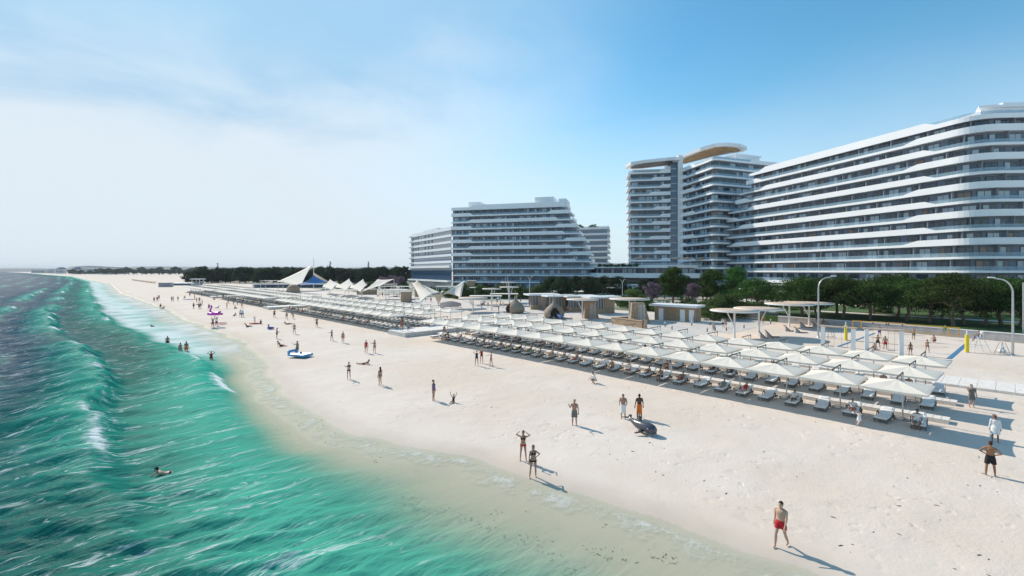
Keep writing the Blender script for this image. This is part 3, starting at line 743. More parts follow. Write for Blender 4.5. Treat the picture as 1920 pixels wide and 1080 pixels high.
variants('pine', 'pine', [(8.6, 2.3, 5.2, 60, 12000, .15, 1, 'pine'), (8.2, 2.5, 4.8, 54, 11000, .15, 2, 'pine'), (8.9, 1.9, 5.3, 64, 13000, .15, 3, 'pine')])
variants('dark', 'dkpine', [(8.8, 2.0, 4.6, 40, 4500, .24, 4, 'pine'), (8.2, 1.6, 4.3, 40, 4500, .24, 5, 'round')])
variants('green', 'green', [(11.8, 1.8, 4.4, 60, 9000, .21, 6, 'round'), (11.4, 1.6, 3.8, 52, 8000, .21, 7, 'round')])
variants('olive', 'olive', [(5.4, .6, 4.0, 44, 8500, .15, 8, 'bush'), (5.2, .6, 3.9, 40, 8000, .15, 9, 'bush')])
variants('shrub', 'shrub', [(3.8, .3, 3.4, 26, 2600, .22, 10, 'bush'), (3.2, .3, 3.8, 26, 2600, .22, 11, 'bush')])
variants('lilac', 'lilac', [(7.0, 1.4, 3.4, 30, 2600, .22, 12, 'round')])
variants('forest', 'dkpine', [(15.5, .5, 7.0, 40, 2400, .60, 13, 'round'), (15, .8, 7.5, 40, 2400, .60, 14, 'bush'), (16.5, .5, 6.5, 40, 2400, .60, 15, 'round')])
variants('spire', 'dkpine', [(5.5, .2, .9, 12, 900, .16, 16, 'spire'), (21, .2, 2.2, 14, 700, .6, 17, 'spire')])
variants('coast', 'farleaf', [(22, 4, 15, 26, 700, 1.9, 18, 'round'), (19, 4, 17, 26, 700, 1.9, 19, 'pine')])
def tree(key, x, y, label, name='tree', z=0, sc=1, group=None, var=None, cat='tree', sz=1, trunk=True):
    c_, t_ = TREES[key][var if var is not None else random.randrange(len(TREES[key]))]
    r_ = empty(name, (x, y, z), random.uniform(0, 6.28), label, cat, group); r_.scale = (sc, sc, sc*sz)
    place('crown', c_, r_)
    if trunk: place('trunk', t_, r_)
    return r_
pp = [(1503, 592, 'leftmost pine on the lawn, beside the outermost round canopy'), (1536, 588, 'pine behind the left curved street lamp'), (1569, 591, 'pine on the lawn just right of the left street lamp'), (1580, 596, 'pine with pale trunk behind the left net post'),
      (1632, 599, 'pine with forked pink trunk above the swing frame'), (1683, 595, 'pine standing back behind the middle of the net'), (1700, 602, 'pine with leaning trunk above the middle of the net'), (1742, 605, 'pine with low side branch right of the net middle'),
      (1766, 596, 'pine standing back behind the man in green'), (1788, 611, 'largest pine with long bare orange limbs near the right net post'), (1809, 608, 'pine behind the empty space above the right net post'), (1848, 610, 'bushy pine behind the umpire chair'),
      (1878, 610, 'pine left of the right street lamp'), (1913, 613, 'pine at the right edge of the lawn'), (1945, 614, 'pine on the lawn past the right street lamp')]
for i, (px, py, lb_) in enumerate(pp):
    x, y = G(px, py, 1.12); tree('pine', x, y, lb_, 'pine_tree', 1.1, (.98, 1.06, .92, 1.0)[i % 4], 'pines on the lawn', i % 3)
for i in range(9):
    X = 55+i*10.5; x, y = C(X+random.uniform(-2, 2), 101+random.uniform(-2, 2)-i*.6)
    tree('pine', x, y, ORD[i]+' pine from the left in the back row along the hotel wing', 'pine_tree', 1.0, .94, 'pines in front of the hotel wing', i % 3)
for px, py, k, v_, lb_, nm in ((1262, 572, 'green', 0, 'tall bright green tree behind the slatted hut', 'broadleaf_tree'), (1334, 571, 'green', 1, 'tall bright green tree, left one of the pair right of the hut', 'broadleaf_tree'),
        (1377, 571, 'green', 0, 'tall bright green tree, right one of the pair right of the hut', 'broadleaf_tree'), (1187, 577, 'olive', 0, 'round olive green tree between the kiosks and the slatted hut', 'olive_tree'), (1342, 599, 'olive', 1, 'feathery olive tree at the right end of the slatted hut', 'olive_tree'),
        (1366, 596, 'olive', 0, 'feathery olive tree behind the leftmost round canopy on the right', 'olive_tree')):
    x, y = G(px, py); tree(k, x, y, lb_, nm, 0, 1, None, v_)
for i, px in enumerate((1034, 1058, 1082, 1106, 1131, 1156)):
    x, y = G(px, 559+i % 2*3); tree('dark', x, y, 'dark pine, '+ORD[i]+' from the left behind the row of kiosks', 'pine_tree', 0, 1, 'dark pines behind the kiosks', i % 2)
for i, px in enumerate((815, 846, 890, 908, 926, 944, 962, 981, 1000, 1016)):
    x, y = G(px, 553); tree('dark' if i in (2, 3) else 'shrub', x, y, ORD[i]+' bush from the left in the belt below the stepped hotel', 'garden_bush', 0, .6 if i in (2, 3) else 1, 'bushes below the stepped hotel', i % 2, 'bush')
for i in range(15):
    px = 842+i*12.2; x, y = G(px, 557+(i % 3)*1.5); tree('olive' if i % 3 else 'shrub', x, y, ORD[i]+' leafy shrub from the left in the front belt below the stepped hotel', 'garden_shrub', 0, (.92, .85, 1.0)[i % 3], 'leafy shrubs below the stepped hotel', i % 2, 'shrub')
for i, px in enumerate((640, 668, 700, 728, 756, 690)):
    x, y = G(px, 541); tree('shrub', x, y, ORD[i]+' light green bush behind the row of peaked sails', 'garden_bush', 0, 1.25, 'bushes behind the sails', i % 2, 'bush')
for px, py, sc, lb_ in ((716, 541, 1.0, 'lilac flowering tree, left one of three left of the stepped hotel'), (735, 540, 1.1, 'lilac flowering tree, middle one of three left of the stepped hotel'), (752, 541, 1.0, 'lilac flowering tree, right one of three left of the stepped hotel'), (1027, 552, .95, 'lilac flowering tree left of the dark pines'),
        (1224, 568, .95, 'lilac flowering tree left of the tall bright green tree'), (1299, 568, .9, 'lilac flowering tree between the tall bright green trees')):
    x, y = G(px, py); tree('lilac', x, y, lb_, 'blossom_tree', 0, sc)
for px, lb_ in ((1448, 'left one of two slim cypresses before the hotel wing'), (1457, 'right one of two slim cypresses before the hotel wing')):
    x, y = G(px, 578); tree('spire', x, y, lb_, 'cypress', 0, .95, None, 0)
for px, py, lb_ in ((1410, 585, 'low bush under the bright trees left of the cypresses'), (1475, 583, 'low bush right of the two cypresses'), (1500, 581, 'low bush beside the lawn pines'), (1655, 590, 'clipped round bush on the lawn behind the forked pine')):
    x, y = G(px, py, .6); tree('shrub', x, y, lb_, 'garden_bush', .5, .62, None, 0, 'bush')
for i, (px, py, sc) in enumerate(((1215, 582, .8), (1238, 583, .9), (1285, 584, 1.0), (1302, 586, .9), (1318, 590, .9), (1400, 590, .9), (1420, 588, .8), (1392, 583, 1.0), (1165, 573, .8), (1178, 571, .9), (1205, 572, .9), (1480, 589, .8), (1508, 590, .7), (1345, 580, 1.1), (1366, 583, 1.1))):
    x, y = G(px, py); tree('shrub', x, y, ORD[i]+' bush from the left along the strip behind the hut and canopies', 'garden_bush', 0, sc, 'bushes behind the hut', i % 2, 'bush')
for i, (px, py, sc) in enumerate(((1206, 562, .9), (1246, 560, 1.0), (1286, 560, 1.0), (1318, 563, .9), (1400, 566, .85), (1430, 570, .8))):
    x, y = G(px, py); tree('dark', x, y, ORD[i]+' dark tree from the left behind the bright green trees', 'garden_tree', 0, sc, 'dark trees behind the bright ones', 1)
for px, lb_ in ((1086, 'small roof tree, left one on the terraced block behind the stepped hotel'), (1113, 'small roof tree, right one on the terraced block behind the stepped hotel')):
    x, y = C((px-960)/875*270, 270); tree('shrub', x, y, lb_, 'roof_tree', 33.9, .95, None, 0)
for i in range(7):
    x, y = C(40+i*2.2, 212-i*2.0); tree('shrub', x, y, ORD[i]+' planter bush from the left on the podium roof terrace', 'planter_bush', 12.2, .42, 'planter bushes on the podium terrace', i % 2, 'bush')
k = 0
for row in range(3):
    for px in range(356+row*6, 772, 13 if row == 0 else 17):
        Y = (395, 425, 455)[row]+random.uniform(-8, 8); X = (px+random.uniform(-3, 3)-960)/875*Y; x, y = C(X, Y)
        edge_ = px < 380
        tree('forest', x, y, 'dark tree of the wood behind the big white sail', 'forest_tree', -.3, random.uniform(.80, 1.0)*(.8 if edge_ else 1), 'trees of the dark wood'); k += 1
for px, lb_ in ((619, 'slim spire of a cypress above the wood right of the mast'), (691, 'taller slim cypress spire above the wood near the hotel'), (408, 'small spire above the left end of the wood')):
    x, y = C((px-960)/875*430, 430); tree('spire', x, y, lb_, 'cypress', 0, .98 if px > 500 else .9, None, 1)
for i in range(30):
    px = 135+i*8.2+random.uniform(-2, 2); Y = 1330-i*6; x, y = C((px-960)/875*Y, Y)
    tree('coast', x, y, 'hazy tree in the belt behind the distant beach', 'coast_tree', 0, random.uniform(.55, .95)*(.75 if i < 6 else 1), 'trees of the distant belt', i % 2)

# ------------------------------------------------------------------ distant shore
M['farwall'] = mat('pale_wall', (.55, .52, .50), .8); M['farroof'] = mat('slate_roof', (.20, .20, .23), .8); M['tanroof'] = mat('tan_roof', (.42, .34, .30), .8)
def farhouse(px, w, h, Y, label, roof='farroof', hip=True):
    s_ = Y/875; X = (px-960)*s_; x, y = C(X, Y); r_ = empty('coast_house', (x, y, 0), -YAW, label, 'house'); W = w*s_; Hh = h*s_; D = W*.5
    b_ = MB().box((0, 0, Hh*.35), (W, D, Hh*.7)); b_.build('wall', M['farwall'], r_)
    q = MB(); a, d_ = W*.54, D*.56
    q.add([(-a, -d_, Hh*.7), (a, -d_, Hh*.7), (a, d_, Hh*.7), (-a, d_, Hh*.7), (-a*.55, 0, Hh), (a*.55, 0, Hh)], [(0, 1, 5, 4), (2, 3, 4, 5), (1, 2, 5), (3, 0, 4), (3, 2, 1, 0)]); q.build('roof', M[roof], r_)
    wm = MB()
    for i in range(5): wm.box((W*(-.4+.2*i), -D/2-.05, Hh*.36), (W*.09, .2, Hh*.22))
    wm.build('window', M['dark_glass'], r_)
farhouse(64, 7, 6, 2300, 'tiny hazy house at the tip of the distant shore', 'farroof'); farhouse(78, 18, 8, 2200, 'long hazy house right of the tiny one on the distant shore'); farhouse(97, 11, 8, 2000, 'third hazy house from the left on the distant shore')
farhouse(115, 14, 12, 1800, 'hazy house with tall grey roof on the distant shore'); farhouse(146, 12, 13, 1500, 'hazy dark-roofed house left of the long stadium roof'); farhouse(205, 22, 11, 1420, 'pale low hall among the distant trees', 'tanroof')
def longroof():
    Y = 1600; s_ = Y/875; x, y = C((190-960)*s_, Y); r_ = empty('coast_hall', (x, y, 0), -YAW, 'long hazy hall with thin sloping roof on the distant shore', 'building')
    b_ = MB().box((0, 0, 9), (90*s_, 40, 18)); b_.build('wall', M['farwall'], r_)
    q = MB(); q.add([(-48*s_, -24, 22), (60*s_, -24, 20), (60*s_, 24, 20), (-48*s_, 24, 22), (-48*s_, -24, 24), (-10*s_, -24, 28), (60*s_, -24, 22.5), (60*s_, 24, 22.5), (-10*s_, 24, 28), (-48*s_, 24, 24)], [(0, 1, 6, 5, 4), (2, 3, 9, 8, 7), (4, 5, 8, 9), (5, 6, 7, 8), (1, 2, 7, 6), (3, 0, 4, 9), (3, 2, 1, 0)]); q.build('roof', M['farwall'], r_)
longroof()
hl = []
for i in range(60):
    a = R(-60+i*1.05+0); Y = 5200; X = Y*math.tan(R(-50+i*.85)); h = 16+30*fbm(np.array([i/7.]), np.array([2.2]), 5)[0]+ (0 if i < 8 else 10)
    hl.append((X, Y, h))
hm = MB(); hm.grid([[(*C(X*1.0, Y), -4) for X, Y, h in hl], [(*C(X*1.02, Y*1.02), h) for X, Y, h in hl], [(*C(X*1.25, Y*1.25), h*1.5) for X, Y, h in hl]])
M['hill'] = mat('distant_hills', (.10, .12, .09), .9, noise=.2, nscale=.003); tag(hm.build('distant_hills', M['hill']), kind='structure')
# ------------------------------------------------------------------ umbrellas and loungers in three rows
ROWV = (42.0, 48.2, 54.4); CV = 39.65-42.0           # pole lines; the canopy centre hangs seaward of its pole
PITCH = 3.63
BLOCKS = [(5.2, 16, 'nearest'), (72.6, 17, 'second'), (143.2, 17, 'third'), (213.5, 18, 'farthest')]
def canopy_mesh(mb, mi=0, n=6, ze=2.72, zt=3.14, hw=1.74):
    per = [(-1+2*k/n, -1) for k in range(n)]+[(1, -1+2*k/n) for k in range(n)]+[(1-2*k/n, 1) for k in range(n)]+[(-1, 1-2*k/n) for k in range(n)]
    P = []
    for r in (.02, .12, .3, .5, .72, .9, 1.0):
        row = []
        for a, b_ in per:
            e = min(abs(a), abs(b_)); z = zt-(zt-ze)*r**.92-.07*math.sin(math.pi*r*.93)*(1-e)*(1 if e > .02 else .45)-.05*r**6*(1-e*e)
            k_ = 1-.035*r**4*(1-e*e); row.append((CV+a*hw*r*k_, b_*hw*r*k_, z))
        P.append(row+row[:1])
    mb.grid(P, mi, False); ring = P[-1][:-1]; L_ = len(ring)
    vs_ = ring+[(x, y, z-.14-.01*math.sin(k*1.7)) for k, (x, y, z) in enumerate(ring)]
    mb.add(vs_, [(k, (k+1) % L_, L_+(k+1) % L_, L_+k) for k in range(L_)], mi)
def umb_post(mb, mi=0): mb.tube([(0, 0, .05), (0, 0, 3.22)], .045, 8, mi)
def umb_arm(mb, mi=0):
    mb.box((CV/2, 0, 3.24), (-CV+.1, .055, .07), mi); mb.box((CV, 0, 3.17), (.07, .055, .14), mi); mb.box((0, 0, 3.2), (.09, .08, .16), mi)
    mb.tube([(0, 0, 2.2), (-.75, 0, 3.2)], .018, 6, mi)
def umb_ribs(mb, mi=0):
    for a in (-1, 1):
        for b_ in (-1, 1): mb.tube([(CV, 0, 3.04), (CV+a*1.7, b_*1.7, 2.68)], .016, 5, mi)
def umb_base(mb, mi=0):
    ring = [(.48*math.cos(t), .62*math.sin(t), .05) for t in [k/20*2*math.pi for k in range(21)]]
    mb.tube(ring, .035, 6, mi, False); mb.box((0, 0, .045), (.9, .10, .05), mi); mb.box((0, 0, .052), (.10, 1.2, .05), mi); mb.box((0, 0, .09), (.22, .22, .1), mi)
proto = empty('beach_umbrella', (0, 0, 0))
for nm, fn, mt in (('canopy', canopy_mesh, M['canvas']), ('pole', umb_post, M['steel']), ('arm', umb_arm, M['dark']), ('rib', umb_ribs, M['grey']), ('base', umb_base, M['steel'])):
    b_ = MB(); fn(b_); b_.build(nm, mt, proto)
b_ = MB(); canopy_mesh(b_, 0, 4); umb_post(b_, 1); umb_arm(b_, 2); umb_base(b_, 1)
umb_far = b_.mesh('beach_umbrella', [M['canvas'], M['steel'], M['dark']])
# lounger: head inland, foot towards the sea, origin at its middle
def lg_frame(mb, mi=0):
    for y in (-.36, .36):
        mb.box((-.05, y, .20), (1.95, .05, .10), mi)
    for x in (-.95, .1, .85): mb.box((x, 0, .2), (.06, .72, .08), mi)
    for x in (-.9, .8):
        for y in (-.35, .35): mb.box((x, y, .08), (.06, .06, .17), mi)
    mb.tube([(.35, .3, .25), (.75, .3, .55)], .02, 5, mi); mb.tube([(.35, -.3, .25), (.75, -.3, .55)], .02, 5, mi)
def softbox(mb, c, d, mx, mi=0, r=.05):
    x, y, z = d[0]/2, d[1]/2, d[2]/2; vs_ = []
    for zz, ins in ((-z, r), (-z+r, 0), (z-r, 0), (z, r)):
        for sx, sy in ((-1, -1), (1, -1), (1, 1), (-1, 1)): vs_.append(mx @ Vector((sx*(x-ins), sy*(y-ins), zz))+Vector(c))
    fs = [(i*4+k, i*4+(k+1) % 4, (i+1)*4+(k+1) % 4, (i+1)*4+k) for i in range(3) for k in range(4)]+[(3, 2, 1, 0), (12, 13, 14, 15)]
    mb.add(vs_, fs, mi)
I4 = Matrix.Identity(3)
def lg_seat(mb, mi=0): softbox(mb, (-.36, 0, .31), (1.30, .74, .13), I4, mi)
def lg_back(mb, mi=0):
    mx = Matrix.Rotation(R(-33), 3, 'Y'); softbox(mb, (.60, 0, .50), (.78, .74, .12), mx, mi); softbox(mb, (.78, 0, .68), (.30, .60, .08), mx, mi)
def lg_arm(sy):
    def f(mb, mi=0):
        pts = [(-.12+.62*t, sy*.42, .22+.34*math.sin(math.pi*min(1, t*1.08))**.8) for t in [k/9 for k in range(10)]]
        mb.tube(pts, .028, 6, mi); mb.tube([(.36, sy*.42, .06), (.22, sy*.42, .50)], .022, 6, mi)
    return f
lproto = empty('sun_lounger', (0, 0, 0))
for nm, fn, mt in (('frame', lg_frame, M['rattan']), ('seat_cushion', lg_seat, M['cushion']), ('back_cushion', lg_back, M['cushion']), ('armrest', lg_arm(-1), M['rattan']), ('armrest', lg_arm(1), M['rattan'])):
    b_ = MB(); fn(b_); b_.build(nm, mt, lproto)
b_ = MB(); lg_frame(b_, 0); lg_arm(-1)(b_, 0); lg_arm(1)(b_, 0); lg_seat(b_, 1); lg_back(b_, 1)
lg_far = b_.mesh('sun_lounger', [M['rattan'], M['cushion']])
first_u = first_l = True; GUESTS = []; SPARE = MB()
for bi, (u0, n, bname) in enumerate(BLOCKS):
    for ri, rv in enumerate(ROWV):
        for i in range(n):
            u = u0+PITCH*i
            rn = ('front', 'middle', 'back')[ri]
            # the back row starts one place later in the far blocks
            if bi == 0:
                o = proto if first_u else copy_tree(proto); first_u = False
            else: o = place('beach_umbrella', umb_far)
            o.location = (rv, u, 0); o.rotation_euler = (0, 0, R(random.uniform(-2.2, 2.2)))
            lab = f'white umbrella, {ORD[i]} from the near end of the {rn} row in the {bname} block'
            tag(o, lab, 'umbrella', 'beach umbrellas in rows')
            for sd_ in (-1, 1):
                x, y = rv-1.25+random.uniform(-.16, .16), u+sd_*.92+random.uniform(-.09, .09)
                if bi == 3:
                    mx = Matrix.Translation((x, y, 0)); base_ = len(SPARE.v); SPARE.v += [tuple(mx @ v.co) for v in lg_far.vertices]
                    for pl in lg_far.polygons: SPARE.f.append([base_+q for q in pl.vertices]); SPARE.m.append(pl.material_index); SPARE.sm.append(False)
                    continue
                if bi == 0:
                    l_ = lproto if first_l else copy_tree(lproto); first_l = False
                else: l_ = place('sun_lounger', lg_far)
                l_.location = (x, y, 0); l_.rotation_euler = (0, 0, R(random.uniform(-5, 5)))
                tag(l_, f'white lounger, {"near" if sd_ < 0 else "far"} side of the {ORD[i]} umbrella from the near end, {rn} row, {bname} block', 'sun lounger', 'sun loungers under the umbrellas')
                GUESTS.append((bi, ri, i, sd_, x, y))
tag(SPARE.build('sun_loungers', [M['rattan'], M['cushion']]), 'distant white loungers under the farthest block of umbrellas', 'sun loungers', None, 'stuff')
# plank walkways behind the loungers and the wide boardwalks
def planks(name, x0, x1, y0, y1, z, step, label, along='y', m='wood_white'):
    mb = MB(); k = y0 if along == 'y' else x0
    while k < (y1 if along == 'y' else x1)-.01:
        e = min(k+step, (y1 if along == 'y' else x1))-.025
        if along == 'y': mb.prism([(x0, k), (x1, k), (x1, e), (x0, e)], z-.05, z+random.uniform(-.004, .004))
        else: mb.prism([(k, y0), (e, y0), (e, y1), (k, y1)], z-.05, z+random.uniform(-.004, .004))
        k += step
    mb.prism([(x0+.03, y0+.03), (x1-.03, y0+.03), (x1-.03, y1-.03), (x0+.03, y1-.03)], -.1, z-.052)
    return tag(mb.build(name, M[m]), label, 'boardwalk')
for ri, rv in enumerate(ROWV[:2]):
    planks('plank_walkway', rv+.75, rv+1.75, 2.9, 64, .28, .42, ('low plank walkway behind the front row of loungers', 'low plank walkway behind the middle row of loungers')[ri])
planks('boardwalk', 56.9, 61.4, -22, 66, .22, 1.15, 'wide pale boardwalk behind the back row of the nearest umbrellas')
for bi, (y0, y1) in enumerate(((64.3, 69.6), (134.6, 139.8), (205.2, 210))):
    mb = MB(); x0, x1 = 37.2, 62
    k = x0
    while k < x1: mb.prism([(k, y0), (min(k+.6, x1)-.02, y0), (min(k+.6, x1)-.02, y1), (k, y1)], .60, .66); k += .6
    for yy in (y0, y1):
        k = x0
        while k < x1: mb.box((k+.14, yy, .3), (.25, .06, .6)); k += .32
    k = y0+.2
    while k < y1: mb.box((x0+.03, k, .3), (.06, .25, .6)); k += .32
    mb.prism([(x0+.06, y0+.06), (x1-.06, y0+.06), (x1-.06, y1-.06), (x0+.06, y1-.06)], -.1, .6)
    tag(mb.build('sand_deck', M['wood_white']), ('raised white deck between the nearest and second umbrella blocks', 'raised white deck between the second and third umbrella blocks', 'raised white deck before the farthest umbrella block')[bi], 'deck')

# ------------------------------------------------------------------ round canopies, lamps, bollards
def disc_canopy(px, py, zt, r, label, strut=-1, col_='wood'):
    x, y = G(px, py); rt_ = empty('round_canopy', (x, y, 0), -YAW, label, 'canopy', 'round canopies on posts')
    d = MB(); d.lathe([(.01, zt+.34), (r*.5, zt+.30), (r, zt+.22), (r+.02, zt+.10), (r-.04, zt), (r*.5, zt+.10), (.01, zt+.14)], 40); d.build('roof_disc', M[col_], rt_)
    rim = MB(); rim.lathe([(r+.02, zt+.02), (r+.07, zt+.05), (r+.07, zt+.2), (r+.02, zt+.24)], 40); rim.build('rim', M['white'], rt_)
    p_ = MB(); p_.tube([(0, 0, 0), (0, 0, zt+.2)], [.17, .13], 10); p_.build('post', M['white_metal'], rt_)
    s_ = MB(); s_.tube([(0, 0, zt*.42), (strut*r*.36, 0, zt+.12)], .085, 8); s_.build('strut', M['white_metal'], rt_); return rt_
M['disc'] = mat('pale_wood_disc', (.60, .46, .35), .75, noise=.15, nscale=2)
disc_canopy(1377, 634, 4.1, 3.4, 'leftmost of four pale round canopies at the sports sand', -1, 'disc'); disc_canopy(1423, 630, 4.2, 3.6, 'second from the left of four pale round canopies at the sports sand', 1, 'disc')
disc_canopy(1480, 613, 4.1, 4.0, 'third from the left of four pale round canopies at the sports sand', -1, 'disc'); disc_canopy(1517, 610, 4.1, 4.0, 'rightmost of four pale round canopies at the sports sand', -1, 'disc')
disc_canopy(922, 582, 5.5, 2.4, 'tall round canopy right of the Y-shaped sail', 1, 'disc'); disc_canopy(955, 572, 5.3, 2.9, 'round canopy behind the left wicker nest', 1, 'disc'); disc_canopy(954, 566, 6.4, 2.7, 'highest round canopy, farthest behind the left wicker nest', -1, 'disc')
disc_canopy(887, 585, 3.4, 3.6, 'low wide round canopy left of the tall round one', -1, 'disc')
disc_canopy(1092, 597, 4.0, 3.4, 'round canopy over the kiosk with slanted brown wall, left of the counter', -1, 'disc'); disc_canopy(1180, 600, 4.3, 4.1, 'widest round canopy, above the brown counter', 1, 'disc'); disc_canopy(1013, 578, 3.6, 2.0, 'small amber round canopy between the wicker nests', 1, 'wood')
disc_canopy(1151, 562, 4.2, 3.0, 'round canopy among the dark pines', 1, 'disc'); disc_canopy(1420, 578, 5.2, 4.6, 'shaded round canopy left of the garden lamp post', 1, 'disc'); disc_canopy(1468, 573, 6.0, 4.2, 'far round canopy right of the garden lamp post', 1, 'disc')
def lamp(px, py, h, arm, label):
    x, y = G(px, py); r_ = empty('street_lamp', (x, y, 0), -YAW+(0 if arm > 0 else math.pi), label, 'street lamp', 'curved street lamps'); a = abs(arm)
    p_ = MB(); pts = [(0, 0, 0), (0, 0, h*.4), (0, 0, h-2.0)]+[(a*.62*(1-math.cos(t)), 0, h-2.0+1.75*math.sin(t)) for t in [k/8*math.pi/2 for k in range(1, 9)]]+[(a*.8, 0, h-.15)]
    p_.tube(pts, [.13, .12, .10]+[.085]*8+[.06], 10); p_.build('pole', M['steel'], r_)
    hd = MB(); hd.lathe([(.02, .10), (.16, .07), (.20, 0), (.16, -.06), (.02, -.07)], 14, 0, (a*.9, 0, h-.1), True, 2.6, .9); hd.build('lamp_head', M['white_metal'], r_)
    b_ = MB(); b_.lathe([(.24, 0), (.24, .05), (.16, .09), (.15, .25), (.12, .28)], 14); b_.build('base', M['steel'], r_)
lamp(1534.5, 633, 9.6, 2.6, 'curved street lamp on the left, behind the swing frame'); lamp(1899, 667, 9.6, -2.9, 'curved street lamp near the right edge beside the ball rack')
def garden_lamp(px, py, h, label):
    x, y = G(px, py); r_ = empty('garden_lamp', (x, y, 0), -YAW, label, 'lamp post', 'Y-shaped garden lamps')
    p_ = MB(); p_.tube([(0, 0, 0), (0, 0, h-1.2)], .09, 8); p_.build('pole', M['white_metal'], r_)
    for s_ in (-1, 1):
        a_ = MB(); a_.tube([(0, 0, h-1.4), (s_*.35, 0, h-.5), (s_*.9, 0, h)], .06, 6); a_.build('lamp_arm', M['white_metal'], r_)
for q in ((1167, 566, 7.6, 'white Y-shaped lamp at the right end of the dark pines'), (1440, 598, 7.2, 'Y-shaped lamp behind the round canopies near the two cypresses'), (993, 563, 8.4, 'Y-shaped lamp above the left kiosk'), (952, 555, 9, 'Y-shaped lamp left of the kiosks before the stepped hotel')): garden_lamp(*q)
pl_ = MB(); pl_.tube([(0, 0, 0), (0, 0, 8.6)], .12, 8); x, y = G(1919, 640); tag(pl_.build('light_pole', M['steel'], None, (x, y, 0)), 'plain grey pole cut by the right edge on the sea wall', 'pole')
M['lamp'] = mat('bollard_lens', (.85, .84, .80), .4)
bpos = [(1331, 610), (1341, 620), (1362, 621), (1395, 616), (1445, 607), (1468, 602), (1297, 611), (1260, 618), (1247, 613), (1326, 622), (1165, 600)]
for i, (px, py) in enumerate(bpos):
    x, y = G(px, py); r_ = empty('bollard_light', (x, y, 0), 0, 'small dark bollard light with white lens, '+ORD[i]+' along the paved path edge', 'bollard', 'bollard lights')
    b_ = MB(); b_.lathe([(.09, 0), (.09, .62), (.001, .62)], 10); b_.build('post', M['dark'], r_)
    b_ = MB(); b_.lathe([(.085, .62), (.085, .90), (.10, .92), (.001, .94)], 10); b_.build('lens', M['lamp'], r_)
sheet('paved_path', [G(1240, 604), G(1255, 612), G(1320, 617), G(1365, 627), G(1470, 601), G(1330, 594)], .03, M['paving'], .05)

# ------------------------------------------------------------------ huts, kiosks, nests
M['slat'] = mat('wood_slats', (.48, .34, .22), .75, noise=.22, nscale=2)
M['plank'] = mat('brown_boards', (.42, .29, .185), .75, noise=.2, nscale=1.5)
def frame_at(px, py, rz=None):
    x, y = G(px, py); return (x, y, 0)
def hut():
    # long slatted hut, front towards the sea
    (x0, y0), (x1, y1) = G(1228, 600), G(1303, 605.5); L_ = math.hypot(x1-x0, y1-y0); a = math.atan2(y1-y0, x1-x0); W_ = 3.2; Hh = 3.0
    r_ = empty('slatted_hut', ((x0+x1)/2, (y0+y1)/2, 0), a, 'long hut of vertical wood slats with thick white roof', 'hut')
    b_ = MB().box((0, W_/2+.06, Hh/2), (L_, W_, Hh)); b_.build('wall', M['plank'], r_)
    s_ = MB(); k = -L_/2
    while k < L_/2:
        if not any(abs(k-d) < .62 for d in (-L_*.34, L_*.2, L_*.42)): s_.box((k, 0, Hh/2), (.11, .12, Hh))
        k += .24
    s_.build('slats', M['slat'], r_)
    for d in (-L_*.34, L_*.2, L_*.42):
        q = MB().box((d, .02, 1.25), (1.0, .06, 2.5)); q.build('door', M['white'], r_)
    q = MB().prism([(-L_/2-.9, -1.0), (L_/2+.7, -1.0), (L_/2+.7, W_+.6), (-L_/2-.9, W_+.6)], Hh, Hh+.42); q.build('roof', M['white'], r_)
    q = MB().prism([(-L_/2-.6, -1.6), (L_/2+2.5, -1.6), (L_/2+2.5, W_), (-L_/2-.6, W_)], 0, .1); q.build('plinth', M['wood_white'], r_)
hut()
def kiosk(px, py, w, h, label, zi=0):
    x, y = G(px, py); r_ = empty('kiosk', (x, y, 0), -YAW*.62, label, 'kiosk', 'white roofed kiosks')
    q = MB().prism([(-w*.62, -1.6), (w*.62, -1.6), (w*.62, 3.2), (-w*.62, 3.2)], h, h+.4); q.build('roof', M['white'], r_)
    q = MB().box((w*.28, 1.4, h/2), (w*.4, 2.6, h)); q.build('side_wall', M['plank'], r_)
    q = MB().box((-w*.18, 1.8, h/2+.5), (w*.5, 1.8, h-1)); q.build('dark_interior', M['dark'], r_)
    q = MB(); k = -w*.45
    while k < w*.09: q.box((k, .2, h*.5+.5), (.09, .09, h-1.0)); k += .42
    q.build('bars', M['white_metal'], r_)
    q = MB().box((-w*.18, .35, .55), (w*.56, .8, 1.1)); q.build('counter', M['slat'], r_)
for q in ((1017, 580, 7.0, 3.8, 'leftmost kiosk with flat white roof and barred front'), (1052, 583, 7.0, 3.7, 'second kiosk from the left with flat white roof'), (1089, 584, 7.0, 3.7, 'third kiosk from the left with flat white roof, behind the round canopy'), (1130, 588, 6.8, 3.8, 'rightmost kiosk with flat white roof and wood counter')): kiosk(*q)
def slant(px, py, label, w=1.9, h=3.6):
    x, y = G(px, py); r_ = empty('slant_booth', (x, y, 0), -YAW, label, 'booth')
    q = MB(); q.add([(-w*.75, 0, 0), (w*.9, -.3, 0), (w*.9, 1.6, 0), (-w*.75, 1.8, 0), (-w*.6, .3, h), (w*.45, .2, h), (w*.45, 1.3, h), (-w*.6, 1.5, h)], [(0, 1, 5, 4), (1, 2, 6, 5), (2, 3, 7, 6), (3, 0, 4, 7), (4, 5, 6, 7)]); q.build('slanted_wall', M['plank'], r_)
    q = MB()
    for k in range(5): q.box((-.2+k*.28, -.35, h*.46), (.07, .07, h*.9))
    q.build('posts', M['white_metal'], r_); q = MB().box((-1.4, -.3, .95), (1.8, .6, .08)); q.build('shelf', M['wood'], r_)
slant(1108, 597, 'booth with slanted brown wall under the left round canopy'); slant(1199, 606, 'booth with slanted brown wall behind the brown counter', 2.3, 4.0); slant(1018, 580, 'booth with slanted brown wall between the wicker nests', 1.7, 3.4)
